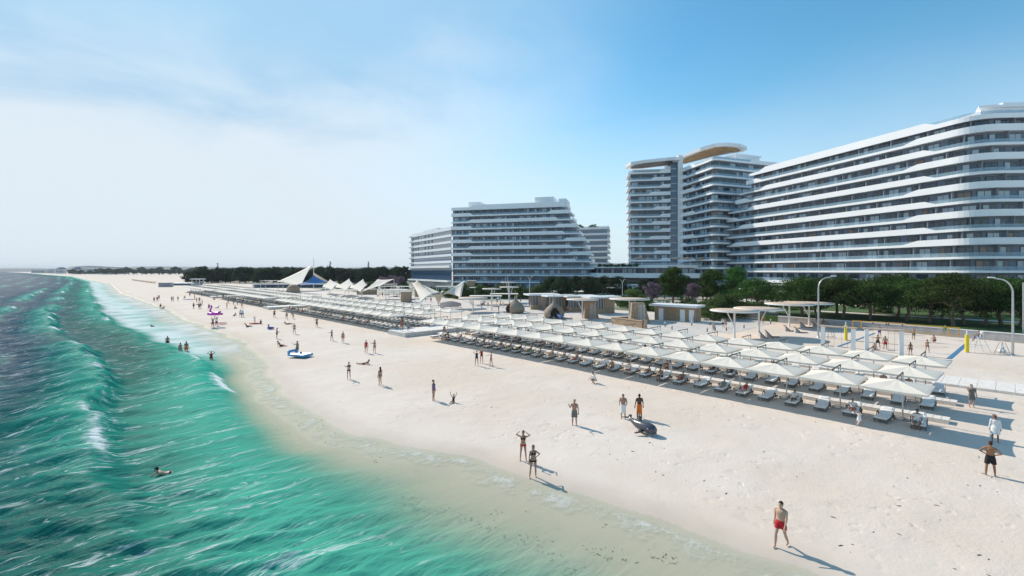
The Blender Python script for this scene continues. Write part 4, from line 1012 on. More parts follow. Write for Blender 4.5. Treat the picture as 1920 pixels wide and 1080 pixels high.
def counter():
    (x0, y0), (x1, y1) = G(1148, 607), G(1211, 616); L_ = math.hypot(x1-x0, y1-y0); a = math.atan2(y1-y0, x1-x0)
    r_ = empty('bar_counter', ((x0+x1)/2, (y0+y1)/2, 0), a, 'square brown bar counter with open shelves under the widest round canopy', 'bar counter')
    q = MB(); q.box((-.35, 0, .62), (L_-.7, .5, 1.25)); q.box((-L_/2+.3, 2.0, .62), (.5, 3.4, 1.25)); q.build('counter_body', M['plank'], r_)
    q = MB(); q.box((-.3, 0, 1.28), (L_-.5, .66, .07)); q.box((-L_/2+.3, 2.0, 1.285), (.66, 3.5, .07)); q.build('counter_top', M['wood'], r_)
    q = MB()
    for k in range(5): q.box((L_/2-.35, 0, .15+.33*k), (.66, .6, .05))
    q.box((L_/2, 0, .8), (.06, .62, 1.6)); q.box((L_/2-.7, 0, .8), (.06, .62, 1.6)); q.build('shelf_rack', M['wood'], r_)
counter()
M['wicker'] = mat('woven_wicker', (.36, .275, .205), .85, noise=.35, nscale=9, bump=1, bscale=16)
def nest(px, py, s_, label, open_):
    x, y = G(px, py); r_ = empty('wicker_nest', (x, y, 0), -YAW+open_, label, 'wicker pod', 'woven onion-shaped pods')
    prof = [(1.75, 0), (2.1, .5), (2.2, 1.1), (1.95, 1.8), (1.45, 2.4), (.85, 2.9), (.42, 3.3), (.2, 3.75), (.09, 4.3)]
    mb = MB(); n = 40; vs_ = []; fs = []
    for i, (rr, z) in enumerate(prof):
        for k in range(n+1):
            t = 2*math.pi*k/n; vs_.append((rr*s_*math.cos(t)*1.12, rr*s_*math.sin(t), z*s_))
    for i in range(len(prof)-1):
        for k in range(n):
            t = 2*math.pi*(k+.5)/n
            if i < 4 and abs(((t-4.1+math.pi) % (2*math.pi))-math.pi) < .62-.10*i: continue
            fs.append((i*(n+1)+k, i*(n+1)+k+1, (i+1)*(n+1)+k+1, (i+1)*(n+1)+k))
    mb.add(vs_, fs, 0, True); o = mb.build('woven_shell', M['wicker'], r_); solid(o, .12, -1)
    q = MB(); q.tube([(0, 0, 4.1*s_), (0, 0, 5.6*s_)], .06, 6); q.build('mast', M['wood'], r_)
    q = MB().lathe([(.01, .35), (1.6*s_, .35), (1.65*s_, .2), (1.6*s_, .05)], 24); q.build('floor_cushion', M['rattan'], r_)
nest(966, 587, .98, 'left woven onion-shaped wicker pod', -.5); nest(1039, 596, .98, 'right woven onion-shaped wicker pod with blue slide', .7)
sl2 = MB(); p0, p1 = G(1047, 592, 1.3), G(1055, 597.5); d_ = Vector((p1[0]-p0[0], p1[1]-p0[1], 0)); n_ = Vector((-d_.y, d_.x, 0)).normalized()*.35
P = []
for i in range(7):
    t = i/6; c_ = Vector((p0[0], p0[1], 0))+d_*t; z = 1.5*(1-t)**1.4+.12; P.append([tuple(c_-n_*1.1+Vector((0, 0, z+.25))), tuple(c_-n_+Vector((0, 0, z))), tuple(c_+n_+Vector((0, 0, z))), tuple(c_+n_*1.1+Vector((0, 0, z+.25)))])
sl2.grid(P); M['blue'] = mat('blue_plastic', (.04, .16, .48), .35); o = sl2.build('slide', M['blue']); solid(o, .05); tag(o, 'blue slide leaning on the right wicker pod', 'slide')
rp = MB(); a_, b2 = Vector((*G(980, 588), .7)), Vector((*G(1026, 592), .7)); rp.tube([a_.lerp(b2, t)-Vector((0, 0, .45*math.sin(math.pi*t))) for t in [k/10 for k in range(11)]], .07, 6)
tag(rp.build('rope_bridge', M['rattan']), 'sagging rope bridge between the two wicker pods', 'rope')

# ------------------------------------------------------------------ tensile sails
def sail(r_, pts, nm='membrane', m='canvas', n=12, sag=.12):
    """stretched four-cornered membrane between corner points, sides curved inwards"""
    A_, B_, C_, D_ = [Vector(p) for p in pts]; ce = (A_+B_+C_+D_)/4; P = []
    for i in range(n+1):
        row = []
        for j in range(n+1):
            a, b_ = i/n, j/n; p = A_*(1-a)*(1-b_)+B_*a*(1-b_)+C_*a*b_+D_*(1-a)*b_
            e = max(abs(2*a-1), abs(2*b_-1)); f = min(abs(2*a-1), abs(2*b_-1))
            p = p.lerp(ce, sag*(1-f*f)*e**2); p.z -= .05*(A_-C_).length*.25*(1-e*e); row.append(tuple(p))
        P.append(row)
    mb = MB(); mb.grid(P); o = mb.build(nm, M[m], r_); solid(o, .05); return o
def gp(px, py, z): return Vector((*G(px, py, z), z))
def at_depth(px, py, Y): X = (px-960)/875*Y; return Vector((*C(X, Y), EYE+(HZ-py)*Y/875))
def masts(r_, lst, r=.1):
    for a, b_ in lst:
        q = MB(); q.tube([a, b_], r, 6); q.build('mast', M['white_metal'], r_)
def sailroot(p, label, cat='sail canopy', name='sail_canopy'):
    r_ = empty(name, (0, 0, 0), 0, label, cat); return r_
# big white sail and blue sail left of centre
r_ = sailroot(None, 'largest white sail with sharp peak and tall mast before the dark wood')
sail(r_, [at_depth(519, 528.5, 250), at_depth(587, 496, 250), at_depth(566, 533, 232), at_depth(556, 535.5, 232)], sag=.10); masts(r_, [(gp(588, 542, 0), at_depth(588, 484, 250))], .16)
sail(r_, [at_depth(587, 510, 252), at_depth(617, 528, 262), at_depth(604, 530, 268), at_depth(592, 527, 262)], sag=.05)
r_ = sailroot(None, 'blue sail canopy beside the largest white sail'); M['bluecanvas'] = mat('blue_canvas', (.10, .26, .55), .8)
sail(r_, [at_depth(563, 535.5, 245), at_depth(588, 516, 250), at_depth(614, 529, 258), at_depth(592, 533, 240)], 'membrane', 'bluecanvas', sag=.10); masts(r_, [(gp(565, 545, 0), at_depth(564, 535, 245)), (gp(610, 545, 0), at_depth(611, 529, 258))])
# row of three peaked sails
for i, (a, b_, c_, d_, bm_, lb_) in enumerate((((604, 538.5), (619, 524), (636, 531.5), (622, 544), (613, 551), 'leftmost peaked sail in the row of three right of the blue sail'), ((628, 539), (655, 522.5), (663, 532), (649, 545), (645, 552), 'middle peaked sail in the row of three right of the blue sail'), ((655, 540), (681, 523.5), (689, 534), (676, 548), (668, 556), 'third peaked sail, joined to the wide wing sail'))):
    r_ = sailroot(None, lb_); Y = 205-i*14; sail(r_, [at_depth(*a, Y), at_depth(*b_, Y+8), at_depth(*c_, Y+2), at_depth(*d_, Y-10)], sag=.13)
    sail(r_, [at_depth(*a, Y), at_depth(*b_, Y+8), at_depth(b_[0]-6, b_[1]+13, Y+14), at_depth(a[0]+4, a[1]-7, Y+10)], sag=.08)
    masts(r_, [(gp(b_[0]-2, bm_[1], 0), at_depth(*b_, Y+8)), (gp(bm_[0], bm_[1], 0), at_depth(*d_, Y-10))])
r_ = sailroot(None, 'wide white wing sail rising to the right behind the umbrellas'); sail(r_, [at_depth(676, 548.5, 165), at_depth(708, 524, 178), at_depth(740, 523, 178), at_depth(716, 535, 170)], sag=.16)
masts(r_, [(gp(711, 559, 0), at_depth(711, 530, 174)), (gp(738, 556, 0), at_depth(739, 524, 178)), (gp(678, 560, 0), at_depth(677, 548, 165))])
# Y-shaped sail
r_ = sailroot(None, 'big white Y-shaped sail with two raised wings meeting at a ground spike', 'sail canopy'); ft = gp(822, 573, 0); mid_l = at_depth(814, 552, 124); mid_r = at_depth(830, 551, 124)
sail(r_, [at_depth(781, 525.5, 132), mid_l, at_depth(790, 568, 120), at_depth(772, 530, 140)], sag=.14); sail(r_, [mid_r, at_depth(871, 526, 132), at_depth(863, 558, 122), at_depth(845, 551, 128)], sag=.10)
sail(r_, [mid_l, mid_r, ft+Vector((.1, 0, 0)), ft], sag=.04); sail(r_, [at_depth(781, 525.5, 132), at_depth(783, 530, 138), at_depth(826, 549, 130), mid_l], sag=.06); sail(r_, [mid_r, at_depth(871, 526, 132), at_depth(872, 529, 136), at_depth(832, 553, 130)], sag=.05)
masts(r_, [(gp(780, 570, 0), at_depth(774, 530, 138)), (gp(863, 561, 0), at_depth(870, 527, 132))], .12)
mo = MB(); mo.grid([[(*G(845+dx_*1.0, 571+dy_*.6, 0), max(0, .9*(1-(dx_/20)**2-(dy_/8)**2))) for dx_ in range(-20, 21, 4)] for dy_ in range(-8, 9, 2)])
M['net'] = mat('dark_cover', (.10, .095, .11), .9); tag(mo.build('covered_mound', M['net']), 'dark low mound right of the foot of the Y-shaped sail', 'mound')
# light pergola frames between the sails
def pergola(px, py, w, h, d, label, rz=0):
    x, y = G(px, py); r_ = empty('pergola', (x, y, 0), -YAW+rz, label, 'pergola', 'white pergola frames')
    for sx in (-1, 1):
        for sy in (0, 1): q = MB().box((sx*w/2, sy*d, h/2), (.16, .16, h)); q.build('post', M['white_metal'], r_)
    q = MB().box((0, d/2, h+.08), (w+.8, d+.8, .16)); q.build('roof_frame', M['wood_white'], r_)
for q in ((742, 562, 7, 3.4, 4, 'pergola frame left of the Y-shaped sail, nearest the umbrellas'), (733, 556, 7, 4.0, 4, 'pergola frame behind the wide wing sail'), (768, 560, 6, 4.4, 4, 'pergola frame touching the left wing of the Y-shaped sail'), (838, 558, 8, 4.2, 4, 'pergola frame behind the Y-shaped sail'), (716, 551, 9, 4.2, 4, 'farthest pergola frame between wing sail and Y-shaped sail'),
          (875, 560, 6, 4.0, 3, 'pergola frame behind the right wing of the Y-shaped sail'), (505, 546, 9, 5.2, 5, 'pergola frame left of the largest white sail'), (910, 572, 9, 2.6, 4, 'low pergola frame right of the Y-shaped sail'), (945, 570, 8, 3.0, 4, 'low pergola frame behind the left wicker pod')): pergola(*q)
for px, py, w, h, dd, lb_ in ((884, 553, 3.4, 6, 3.2, 'brown curved climbing tower right of the Y-shaped sail'), (791, 556, 5, 3.2, 3, 'brown shed behind the left wing of the Y-shaped sail'), (762, 566, 3, 3.4, 3, 'brown slatted box left of the Y-shaped sail'), (550, 549, 6, 4.0, 6, 'brown domed hut under the largest white sail'), (688, 552, 8, 2.2, 3, 'low brown store under the wide wing sail')):
    x, y = G(px, py); r_ = empty('wood_shed', (x, y, 0), -YAW, lb_, 'shed'); q = MB()
    if 'dome' in lb_: q.lathe([(w/2, 0), (w/2*.98, h*.4), (w/2*.8, h*.75), (w*.25, h*.95), (.02, h)], 20); q.build('shell', M['plank'], r_)
    else:
        q.box((0, 0, h/2), (w, dd, h)); q.build('wall', M['plank'], r_); q = MB().box((0, 0, h+.1), (w+.5, dd+.5, .2)); q.build('roof', M['wood_white'], r_)
for i in range(26):
    px, py = random.choice([(random.uniform(700, 780), random.uniform(552, 566)), (random.uniform(800, 960), random.uniform(560, 578)), (random.uniform(620, 700), random.uniform(547, 552))])
    x, y = G(px, py); o = place('low_table', lg_far if i % 2 else None) if i % 2 else None
    if o: o.name = 'deck_chair'; o.location = (x, y, 0); o.rotation_euler = (0, 0, random.uniform(0, 6)); tag(o, 'white deck chair on the plaza sand among the sails', 'deck chair', 'deck chairs among the sails')
# long shaded pavilion below the wood
x, y = C((560-960)/875*285, 285); r_ = empty('long_pavilion', (x, y, 0), -YAW, 'long dark pavilion with white roof line under the wood behind the sails', 'pavilion')
q = MB().box((0, 0, 2.2), (56, 4, .4)); q.build('roof', M['white'], r_); q = MB().box((0, 1.5, 1), (56, .5, 2)); q.build('back_wall', M['wall'], r_)
q = MB()
for k in range(15): q.box((-27+k*3.9, -1.5, 1), (.3, .3, 2.0))
q.build('posts', M['dark'], r_)

# ------------------------------------------------------------------ sports sand: swing frames, volleyball court, recliners
def swing(px0, py0, px1, py1, label):
    (x0, y0), (x1, y1) = G(px0, py0), G(px1, py1); a = math.atan2(y1-y0, x1-x0); L_ = math.hypot(x1-x0, y1-y0); h = 3.0
    r_ = empty('swing_frame', ((x0+x1)/2, (y0+y1)/2, 0), a, label, 'swing', 'white swing frames')
    for s_ in (-1, 1): q = MB().box((s_*L_/2, 0, h/2), (.42, .42, h)); q.build('post', M['white'], r_)
    q = MB().box((0, 0, h+.09), (L_+.7, .62, .16)); q.build('beam', M['disc'], r_)
    q = MB()
    for k in (-.22, .22): q.tube([(k*L_-.3, 0, h), (k*L_-.3, 0, .55)], .012, 4); q.tube([(k*L_+.3, 0, h), (k*L_+.3, 0, .55)], .012, 4); q.box((k*L_, 0, .53), (.7, .3, .05))
    q.build('swing_seat', M['grey'], r_)
swing(1543, 655, 1600, 661, 'left white swing frame behind the umbrellas'); swing(1625, 662, 1690, 667, 'right white swing frame behind the umbrellas')
pL, pR = Vector((*G(1586, 638), 0)), Vector((*G(1813, 660.5), 0)); nd = (pR-pL).normalized(); na = math.atan2(nd.y, nd.x)
for p, lb_ in ((pL, 'left net post with yellow padding and white top'), (pR, 'right net post with yellow padding and white top')):
    r_ = empty('net_post', p, 0, lb_, 'net post', 'volleyball net posts'); q = MB().tube([(0, 0, 0), (0, 0, 2.75)], .07, 8); q.build('pole', M['white_metal'], r_)
    q = MB().tube([(0, 0, .05), (0, 0, 2.2)], .21, 12); q.build('padding', M['yellow'], r_)
n0 = Vector((*G(1598, 624.5, 0), 0)); nA, nB = Vector((*G(1599, 602, 2.35), 0)), Vector((*G(1799, 616, 2.35), 0))
nd = (nB-nA); L_ = nd.length; na = math.atan2(nd.y, nd.x); r_ = empty('volleyball_net', (nA+nB)/2, na, 'volleyball net with orange border tapes', 'net')
q = MB(); q.box((0, 0, 2.42), (L_, .03, .12)); q.build('top_tape', M['orange'], r_); q = MB().box((0, 0, 1.35), (L_, .03, .09)); q.build('bottom_tape', M['orange'], r_)
for s_ in (-1, 1):
    for dd in (0, 1.1): q = MB().box((s_*(L_/2-dd), .004 if dd else -.004, 1.885), (.12, .03, 1.14)); q.build('side_tape', M['orange'], r_)
q = MB(); k = -L_/2
while k < L_/2: q.box((k, 0, 1.88), (.014, .014, 1.0)); k += .22
for k in range(5): q.box((0, 0, 1.5+.2*k), (L_, .014, .014))
q.build('mesh', M['grey'], r_)
M['line'] = mat('blue_tape', (.06, .20, .36), .7)
for (a, b_), w in (((G(1571, 650), G(1640, 625)), .16), ((G(1779, 673), G(1812, 645)), .22), ((G(1571, 650), G(1779, 673)), .05), ((G(1590, 638), G(1700, 648)), .05)):
    a, b_ = Vector((*a, 0)), Vector((*b_, 0)); n_ = (b_-a).normalized(); n_ = Vector((-n_.y, n_.x, 0))*w
    o = MB().prism([tuple((a-n_)[:2]), tuple((b_-n_)[:2]), tuple((b_+n_)[:2]), tuple((a+n_)[:2])], -.02, .035 if w > .1 else .030).build('court_line', M['line' if w > .1 else 'dark']); tag(o, kind='structure')
# umpire chair
x, y = G(1834, 661); UMP = Vector((x, y, 0)); r_ = empty('umpire_chair', (x, y, 0), -YAW, 'white high umpire chair right of the right net post', 'umpire chair')
q = MB()
for sx in (-1, 1):
    for sy in (-.5, .5): q.tube([(sx*1.15, sy, 0), (sx*.32, sy*.6, 1.95)], .035, 6)
q.tube([(-.75, -.42, .95), (.8, -.42, .95)], .025, 6); q.tube([(-.75, .42, .95), (.8, .42, .95)], .025, 6); q.build('legs', M['white_metal'], r_)
q = MB().box((0, 0, 1.98), (.75, .6, .07)); q.build('seat', M['white'], r_); q = MB().box((.36, 0, 2.35), (.06, .6, .7)); q.build('backrest', M['white'], r_)
def ball_rack(px, py, label, nball):
    x, y = G(px, py); r_ = empty('ball_rack', (x, y, 0), -YAW, label, 'ball rack', 'wire ball racks'); q = MB()
    for sy in (-.35, .35): q.tube([(-.65, sy, 0), (-.2, sy*.5, 1.35), (.2, sy*.5, 1.35), (.65, sy, 0)], .03, 6)
    q.tube([(-.6, -.35, .15), (.6, -.35, .15), (.6, .35, .15), (-.6, .35, .15), (-.6, -.35, .15)], .02, 5); q.build('frame', M['grey'], r_)
    for i in range(nball):
        b_ = MB(); c_ = [(-.24, 0, .3), (.24, 0, .3), (0, 0, .72)][i]; b_.lathe([(.22*math.sin(t), -.22*math.cos(t)) for t in [k/10*math.pi for k in range(11)]], 14, 0, c_)
        o = b_.build('ball', M['white'], None, (0, 0, 0)); o.location = (x, y, 0); o.rotation_euler = (0, 0, -YAW); tag(o, ['white ball lower left in the right rack', 'white ball lower right in the right rack', 'white ball on top in the right rack'][i], 'ball')
ball_rack(1879, 663, 'wire rack with three white balls by the right lamp', 3); ball_rack(1556, 633, 'empty wire rack beside the left lamp', 0)
def recliner(px, py, rz, label):
    x, y = G(px, py); r_ = empty('recliner', (x, y, 0), -YAW+rz, label, 'recliner', 'grey sand recliners')
    q = MB(); P = [[(-.95+.0, s_, .12) for s_ in (-.4, .4)], [(-.1, s_, .10) for s_ in (-.4, .4)], [(.15, s_, .16) for s_ in (-.4, .4)], [(1.0, s_, 1.05) for s_ in (-.4, .4)]]; q.grid(P, 0, False); o = q.build('seat', M['rattan'], r_); solid(o, .1)
    q = MB(); q.add([(.2, -.38, 0), (.95, -.38, 0), (.92, -.38, .85), (.2, .38, 0), (.95, .38, 0), (.92, .38, .85)], [(0, 1, 2), (5, 4, 3), (0, 3, 4, 1), (1, 4, 5, 2), (2, 5, 3, 0)]); q.build('support', M['concrete'], r_)
for q in ((1437, 634, 2.9, 'left recliner of the front pair by the second round canopy'), (1449, 632, 2.9, 'right recliner of the front pair by the second round canopy'), (1483, 621, 2.9, 'recliner at the foot of the third round canopy'), (1502, 624, 2.9, 'recliner alone between the third and fourth round canopies'), (1512, 614, 2.9, 'recliner at the foot of the rightmost round canopy'), (1534, 613, 2.9, 'recliner beside the left street lamp')): recliner(*q)
for i, (px, py) in enumerate(((1648, 609), (1678, 611), (1446, 601))):
    x, y = G(px, py, 1.3 if i < 2 else 0); z = 1.32 if i < 2 else 0; r_ = empty('bench', (x, y, z), na, ('left brown bench on the sea wall behind the net', 'right brown bench on the sea wall behind the net', 'brown bench behind the round canopies')[i], 'bench', 'brown benches')
    q = MB().box((0, .4, .42), (2.4, .5, .07)); q.build('seat', M['plank'], r_)
    for s_ in (-1, 1): q = MB().box((s_*.9, .4, .2), (.1, .4, .4)); q.build('leg', M['dark'], r_)

# ------------------------------------------------------------------ lifeguard tower and far beach items
x, y = G(371, 545.5); r_ = empty('lifeguard_tower', (x, y, 0), -YAW, 'white lifeguard tower at the far end of the umbrellas', 'lifeguard tower'); W_ = 4.4
q = MB()
for sx in (-1, 1):
    for sy in (-1, 1): q.tube([(sx*W_*.55, sy*1.8, 0), (sx*W_*.42, sy*1.5, 6.0)], .16, 6)
q.tube([(-W_*.53, -1.8, .3), (W_*.45, -1.6, 2.6)], .1, 6); q.tube([(W_*.53, -1.8, .3), (-W_*.45, -1.6, 2.6)], .1, 6); q.build('legs', M['white'], r_)
q = MB().box((0, 0, 2.9), (W_*1.05, 3.6, .25)); q.build('platform', M['white'], r_); q = MB().box((0, 0, 6.1), (W_*1.28, 4.4, .3)); q.build('roof', M['white'], r_)
q = MB().box((0, .3, 3.9), (W_*.7, 2.2, 1.75)); q.build('cabin', M['grey'], r_)
q = MB()
for zz in (3.4, 3.8): q.box((0, -1.7, zz), (W_, .08, .1))
q.build('railing', M['white'], r_)
x, y = G(311, 538); r_ = empty('beach_container', (x, y, 0), -YAW+.1, 'pinkish grey storage container on the far beach', 'container'); M['pinkgrey'] = mat('pink_grey_steel', (.40, .34, .36), .7)
q = MB().box((0, 0, 1.4), (7.2, 3, 2.8)); q.build('body', M['pinkgrey'], r_); q = MB().box((0, 0, 2.86), (7.4, 3.2, .1)); q.build('roof', M['bwhite'], r_); q = MB(); [q.box((-3.4+k*.4, -1.52, 1.4), (.12, .06, 2.6)) for k in range(18)]; q.build('ribs', M['pinkgrey'], r_)
x, y = G(335, 535); r_ = empty('low_platform', (x, y, 0), -YAW+.12, 'low white platform with dark blue skirt right of the container', 'platform'); q = MB().box((0, 0, 1.5), (20, 6, .5)); q.build('deck', M['bwhite'], r_); q = MB().box((0, 0, .65), (18, 5, 1.2)); q.build('skirt', M['bglass'], r_)
(x0, y0), (x1, y1) = G(249, 525.5), G(290, 531); r_ = empty('old_jetty', ((x0+x1)/2, (y0+y1)/2, 0), math.atan2(y1-y0, x1-x0), 'thin dark jetty lying on the far sand', 'jetty'); L_ = math.hypot(x1-x0, y1-y0)
q = MB().box((0, 0, 1.1), (L_, 2.2, .35)); q.build('deck', M['plank'], r_); q = MB(); [q.box((-L_/2+L_*k/9, 0, .4), (.5, .5, 1.4)) for k in range(10)]; q.build('piles', M['plank'], r_)
# ------------------------------------------------------------------ people
def capsule(mb, a, b, r0, r1, n=10, sx=1.0):
    a, b = Vector(a), Vector(b); d = b-a; L_ = max(d.length, 1e-4); d /= L_
    pts = [a-d*r0*.7, a-d*r0*.45, a]+[a.lerp(b, t) for t in (.33, .66)]+[b, b+d*r1*.45, b+d*r1*.7]
    rr = [r0*.55, r0*.86, r0, r0+(r1-r0)*.33, r0+(r1-r0)*.66, r1, r1*.86, r1*.55]
    mb.tube(pts, rr, n)
def ball(mb, c, r, s=(1, 1, 1), mx=None):
    n, m_ = 10, 14; vs_ = []
    for i in range(n+1):
        for k in range(m_):
            t, p = math.pi*i/n, 2*math.pi*k/m_; v = Vector((math.sin(t)*math.cos(p)*s[0], math.sin(t)*math.sin(p)*s[1], math.cos(t)*s[2]))*r
            vs_.append(Vector(c)+((mx @ v) if mx else v))
    mb.add(vs_, [(i*m_+k, i*m_+(k+1) % m_, (i+1)*m_+(k+1) % m_, (i+1)*m_+k) for i in range(n) for k in range(m_)], 0, True)
def fuse(mb, name, vox=.017, smooth=2):
    """weld overlapping volumes into one continuous skin"""
    o = mb.build(name, []); 
    m = o.modifiers.new('r', 'REMESH'); m.mode = 'VOXEL'; m.voxel_size = vox; m.use_smooth_shade = True
    if smooth: s_ = o.modifiers.new('s', 'SMOOTH'); s_.iterations = smooth; s_.factor = .5
    dg = bpy.context.evaluated_depsgraph_get(); me = bpy.data.meshes.new_from_object(o.evaluated_get(dg)); me.name = name
    old = o.data; bpy.data.objects.remove(o); bpy.data.meshes.remove(old)
    return me
def merge(mes, name):
    """append extra pieces (fingers, eyes) to a fused body mesh"""
    bm = bmesh.new()
    for me, mi in mes:
        k = len(bm.faces); bm.from_mesh(me); bm.faces.ensure_lookup_table()
        for f in bm.faces[k:]: f.material_index = mi; f.smooth = True
    out = bpy.data.meshes.new(name); bm.to_mesh(out); bm.free(); return out
def dirv(pitch, yaw=0, roll=0):
    """unit vector: 0 pitch hangs down, +pitch swings forward (-Y), roll swings outwards (+X)"""
    p, r = R(pitch), R(roll); return Vector((math.sin(r)*math.cos(p), -math.sin(p), -math.cos(p)*math.cos(r))).normalized()
class Body:
    """pose: joints of a figure that stands at the origin facing -Y"""
    def __init__(s, female=False, lean=0, hip=.93, arms=None, legs=None, turn=0, headp=0, heady=0, base=(0, 0), bend=0):
        s.f = female; sw, hw = (.165, .095) if female else (.195, .09); s.k = .88 if female else 1.0
        P = Vector((base[0], base[1], hip)); s.pel = P
        T = Matrix.Rotation(R(turn), 3, 'Z') @ Matrix.Rotation(R(lean), 3, 'X'); s.T = T
        T2 = Matrix.Rotation(R(turn), 3, 'Z') @ Matrix.Rotation(R(lean+bend), 3, 'X'); s.T2 = T2
        s.waist = P+T @ Vector((0, 0, .16)); s.chest = s.waist+T2 @ Vector((0, .01, .20)); s.neck = s.chest+T2 @ Vector((0, .015, .17))
        Hm = T2 @ Matrix.Rotation(R(heady), 3, 'Z') @ Matrix.Rotation(R(headp), 3, 'X'); s.Hm = Hm
        s.head = s.neck+Hm @ Vector((0, -.02, .145))
        arms = arms or [((5, 10), (10, 4)), ((5, 10), (10, 4))]; legs = legs or [((2, 3), (-3, 2)), ((-2, 3), (-5, 2))]
        s.arm = []; s.leg = []
        for sg, (u, f_) in zip((-1, 1), arms):
            sh = s.neck+T2 @ Vector((sg*sw, 0, -.075)); d = dirv(u[0], 0, u[1]); d.x *= sg; e = sh+T2 @ d*.28
            d = dirv(f_[0], 0, f_[1]); d.x *= sg; w = e+T2 @ d*.24; d2 = (T2 @ d).normalized(); s.arm.append((sh, e, w, d2, sg))
        for sg, (u, f_) in zip((-1, 1), legs):
            h = P+T @ Vector((sg*hw, 0, -.03)); d = dirv(u[0], 0, u[1]); d.x *= sg; kn = h+d*.43; d = dirv(f_[0], 0, f_[1]); d.x *= sg; an = kn+d*.42; s.leg.append((h, kn, an, sg))
    def torso(s, mb, inf=0, z0=0, z1=1):
        k = s.k; f = s.f
        prof = [(s.pel+s.T @ Vector((0, .01, -.07)), .15, .105), (s.pel+s.T @ Vector((0, .01, .02)), .178 if f else .168, .118), (s.pel+s.T @ Vector((0, 0, .10)), .155, .105), (s.waist+s.T2 @ Vector((0, 0, .02)), .125 if f else .148, .092), (s.waist+s.T2 @ Vector((0, 0, .11)), .14 if f else .166, .10), (s.chest+s.T2 @ Vector((0, 0, .03)), .152 if f else .188, .115), (s.chest+s.T2 @ Vector((0, .005, .10)), .14 if f else .172, .098), (s.neck+s.T2 @ Vector((0, .01, -.03)), .085, .062)]
        n = 16; a, b = int(z0*7+.5), int(z1*7+.5); pr = prof[a:b+1]; vs_ = []
        for c, rx, ry in pr:
            for q in range(n):
                t = 2*math.pi*q/n; vs_.append(c+s.T2 @ Vector(((rx+inf)*math.cos(t), (ry+inf)*math.sin(t), 0)))
        m_ = len(pr); fs = [(i*n+q, i*n+(q+1) % n, (i+1)*n+(q+1) % n, (i+1)*n+q) for i in range(m_-1) for q in range(n)]
        mb.add(vs_, fs+[list(range(n))[::-1], list(range((m_-1)*n, m_*n))], 0, True)
    def body(s, name='person', fingers=True):
        k = s.k; mb = MB(); s.torso(mb)
        if s.f:
            for sg in (-1, 1): ball(mb, s.chest+s.T2 @ Vector((sg*.07, -.085, .01)), .062)
        capsule(mb, s.neck-s.T2 @ Vector((0, 0, .03)), s.head-s.Hm @ Vector((0, 0, .05)), .056*k, .052*k)
        ball(mb, s.head+s.Hm @ Vector((0, .012, .015)), .098, (.80, 1.0, 1.06), s.Hm); ball(mb, s.head+s.Hm @ Vector((0, -.025, -.055)), .062, (.88, 1, 1), s.Hm)
        ball(mb, s.head+s.Hm @ Vector((0, -.098, -.022)), .02, (.8, 1, 1.4), s.Hm)
        for sg in (-1, 1): ball(mb, s.head+s.Hm @ Vector((sg*.082, .012, -.012)), .022, (.5, 1, 1.4), s.Hm)
        for sh, e, w, d, sg in s.arm:
            ball(mb, sh-s.T2 @ Vector((sg*.012, 0, .012)), .060*k); capsule(mb, s.neck+s.T2 @ Vector((sg*.03, .012, -.02)), sh-s.T2 @ Vector((sg*.015, -.008, 0)), .055*k, .056*k); capsule(mb, sh, e, .052*k, .041*k); capsule(mb, e, w, .041*k, .028*k)
            capsule(mb, w, w+d*.075, .030*k, .036*k, 8)
        for h, kn, an, sg in s.leg:
            capsule(mb, h, kn, .088 if s.f else .085, .056*k); capsule(mb, kn, kn.lerp(an, .35), .055*k, .057*k); capsule(mb, kn.lerp(an, .35), an, .057*k, .036*k)
            ft = s.foot(h, kn, an); capsule(mb, an+Vector((0, 0, -.025)), an+ft*.10+Vector((0, 0, -.045)), .038*k, .036*k, 8); capsule(mb, an+ft*.08+Vector((0, 0, -.05)), an+ft*.16+Vector((0, 0, -.058)), .034*k, .024*k, 8)
        me = fuse(mb, name); ex = MB()
        for sh, e, w, d, sg in s.arm:
            side = d.cross(Vector((0, 0, 1)) if abs(d.z) < .9 else Vector((0, 1, 0))).normalized(); nrm = side.cross(d)
            for q in range(4):
                L_ = (.070, .080, .075, .058)[q]; b0 = w+d*.095+side*(-.027+.018*q); b1 = b0+d*L_*.55+nrm*.006; b2 = b1+(d*.7+nrm*.5*sg).normalized()*L_*.5
                ex.tube([b0, b1, b2], [.0095, .0085, .006], 5)
            t0 = w+d*.03-side*.03; ex.tube([t0, t0-side*.028+d*.03, t0-side*.034+d*.062], [.012, .0105, .007], 5)
        exm = ex.mesh('x', []); ey = MB()
        for sg in (-1, 1): ball(ey, s.head+s.Hm @ Vector((sg*.032, -.080, .004)), .0105)
        ball(ey, s.head+s.Hm @ Vector((0, -.086, -.062)), .013, (1.6, .5, .35), s.Hm)
        return merge([(me, 0), (exm, 0), (ey.mesh('y', []), 1)], name)
    def foot(s, h, kn, an):
        sh = (an-kn).normalized(); fw = Vector((0, -1, 0)); fw = s.T.to_4x4().to_3x3() @ fw if False else fw
        f = fw-sh*fw.dot(sh)
        if f.length < .3: f = Vector((0, 0, 1))-sh*sh.z
        f.normalize(); 
        if abs(sh.z) > .7: f = Vector((f.x, f.y, 0)).normalized()
        return f
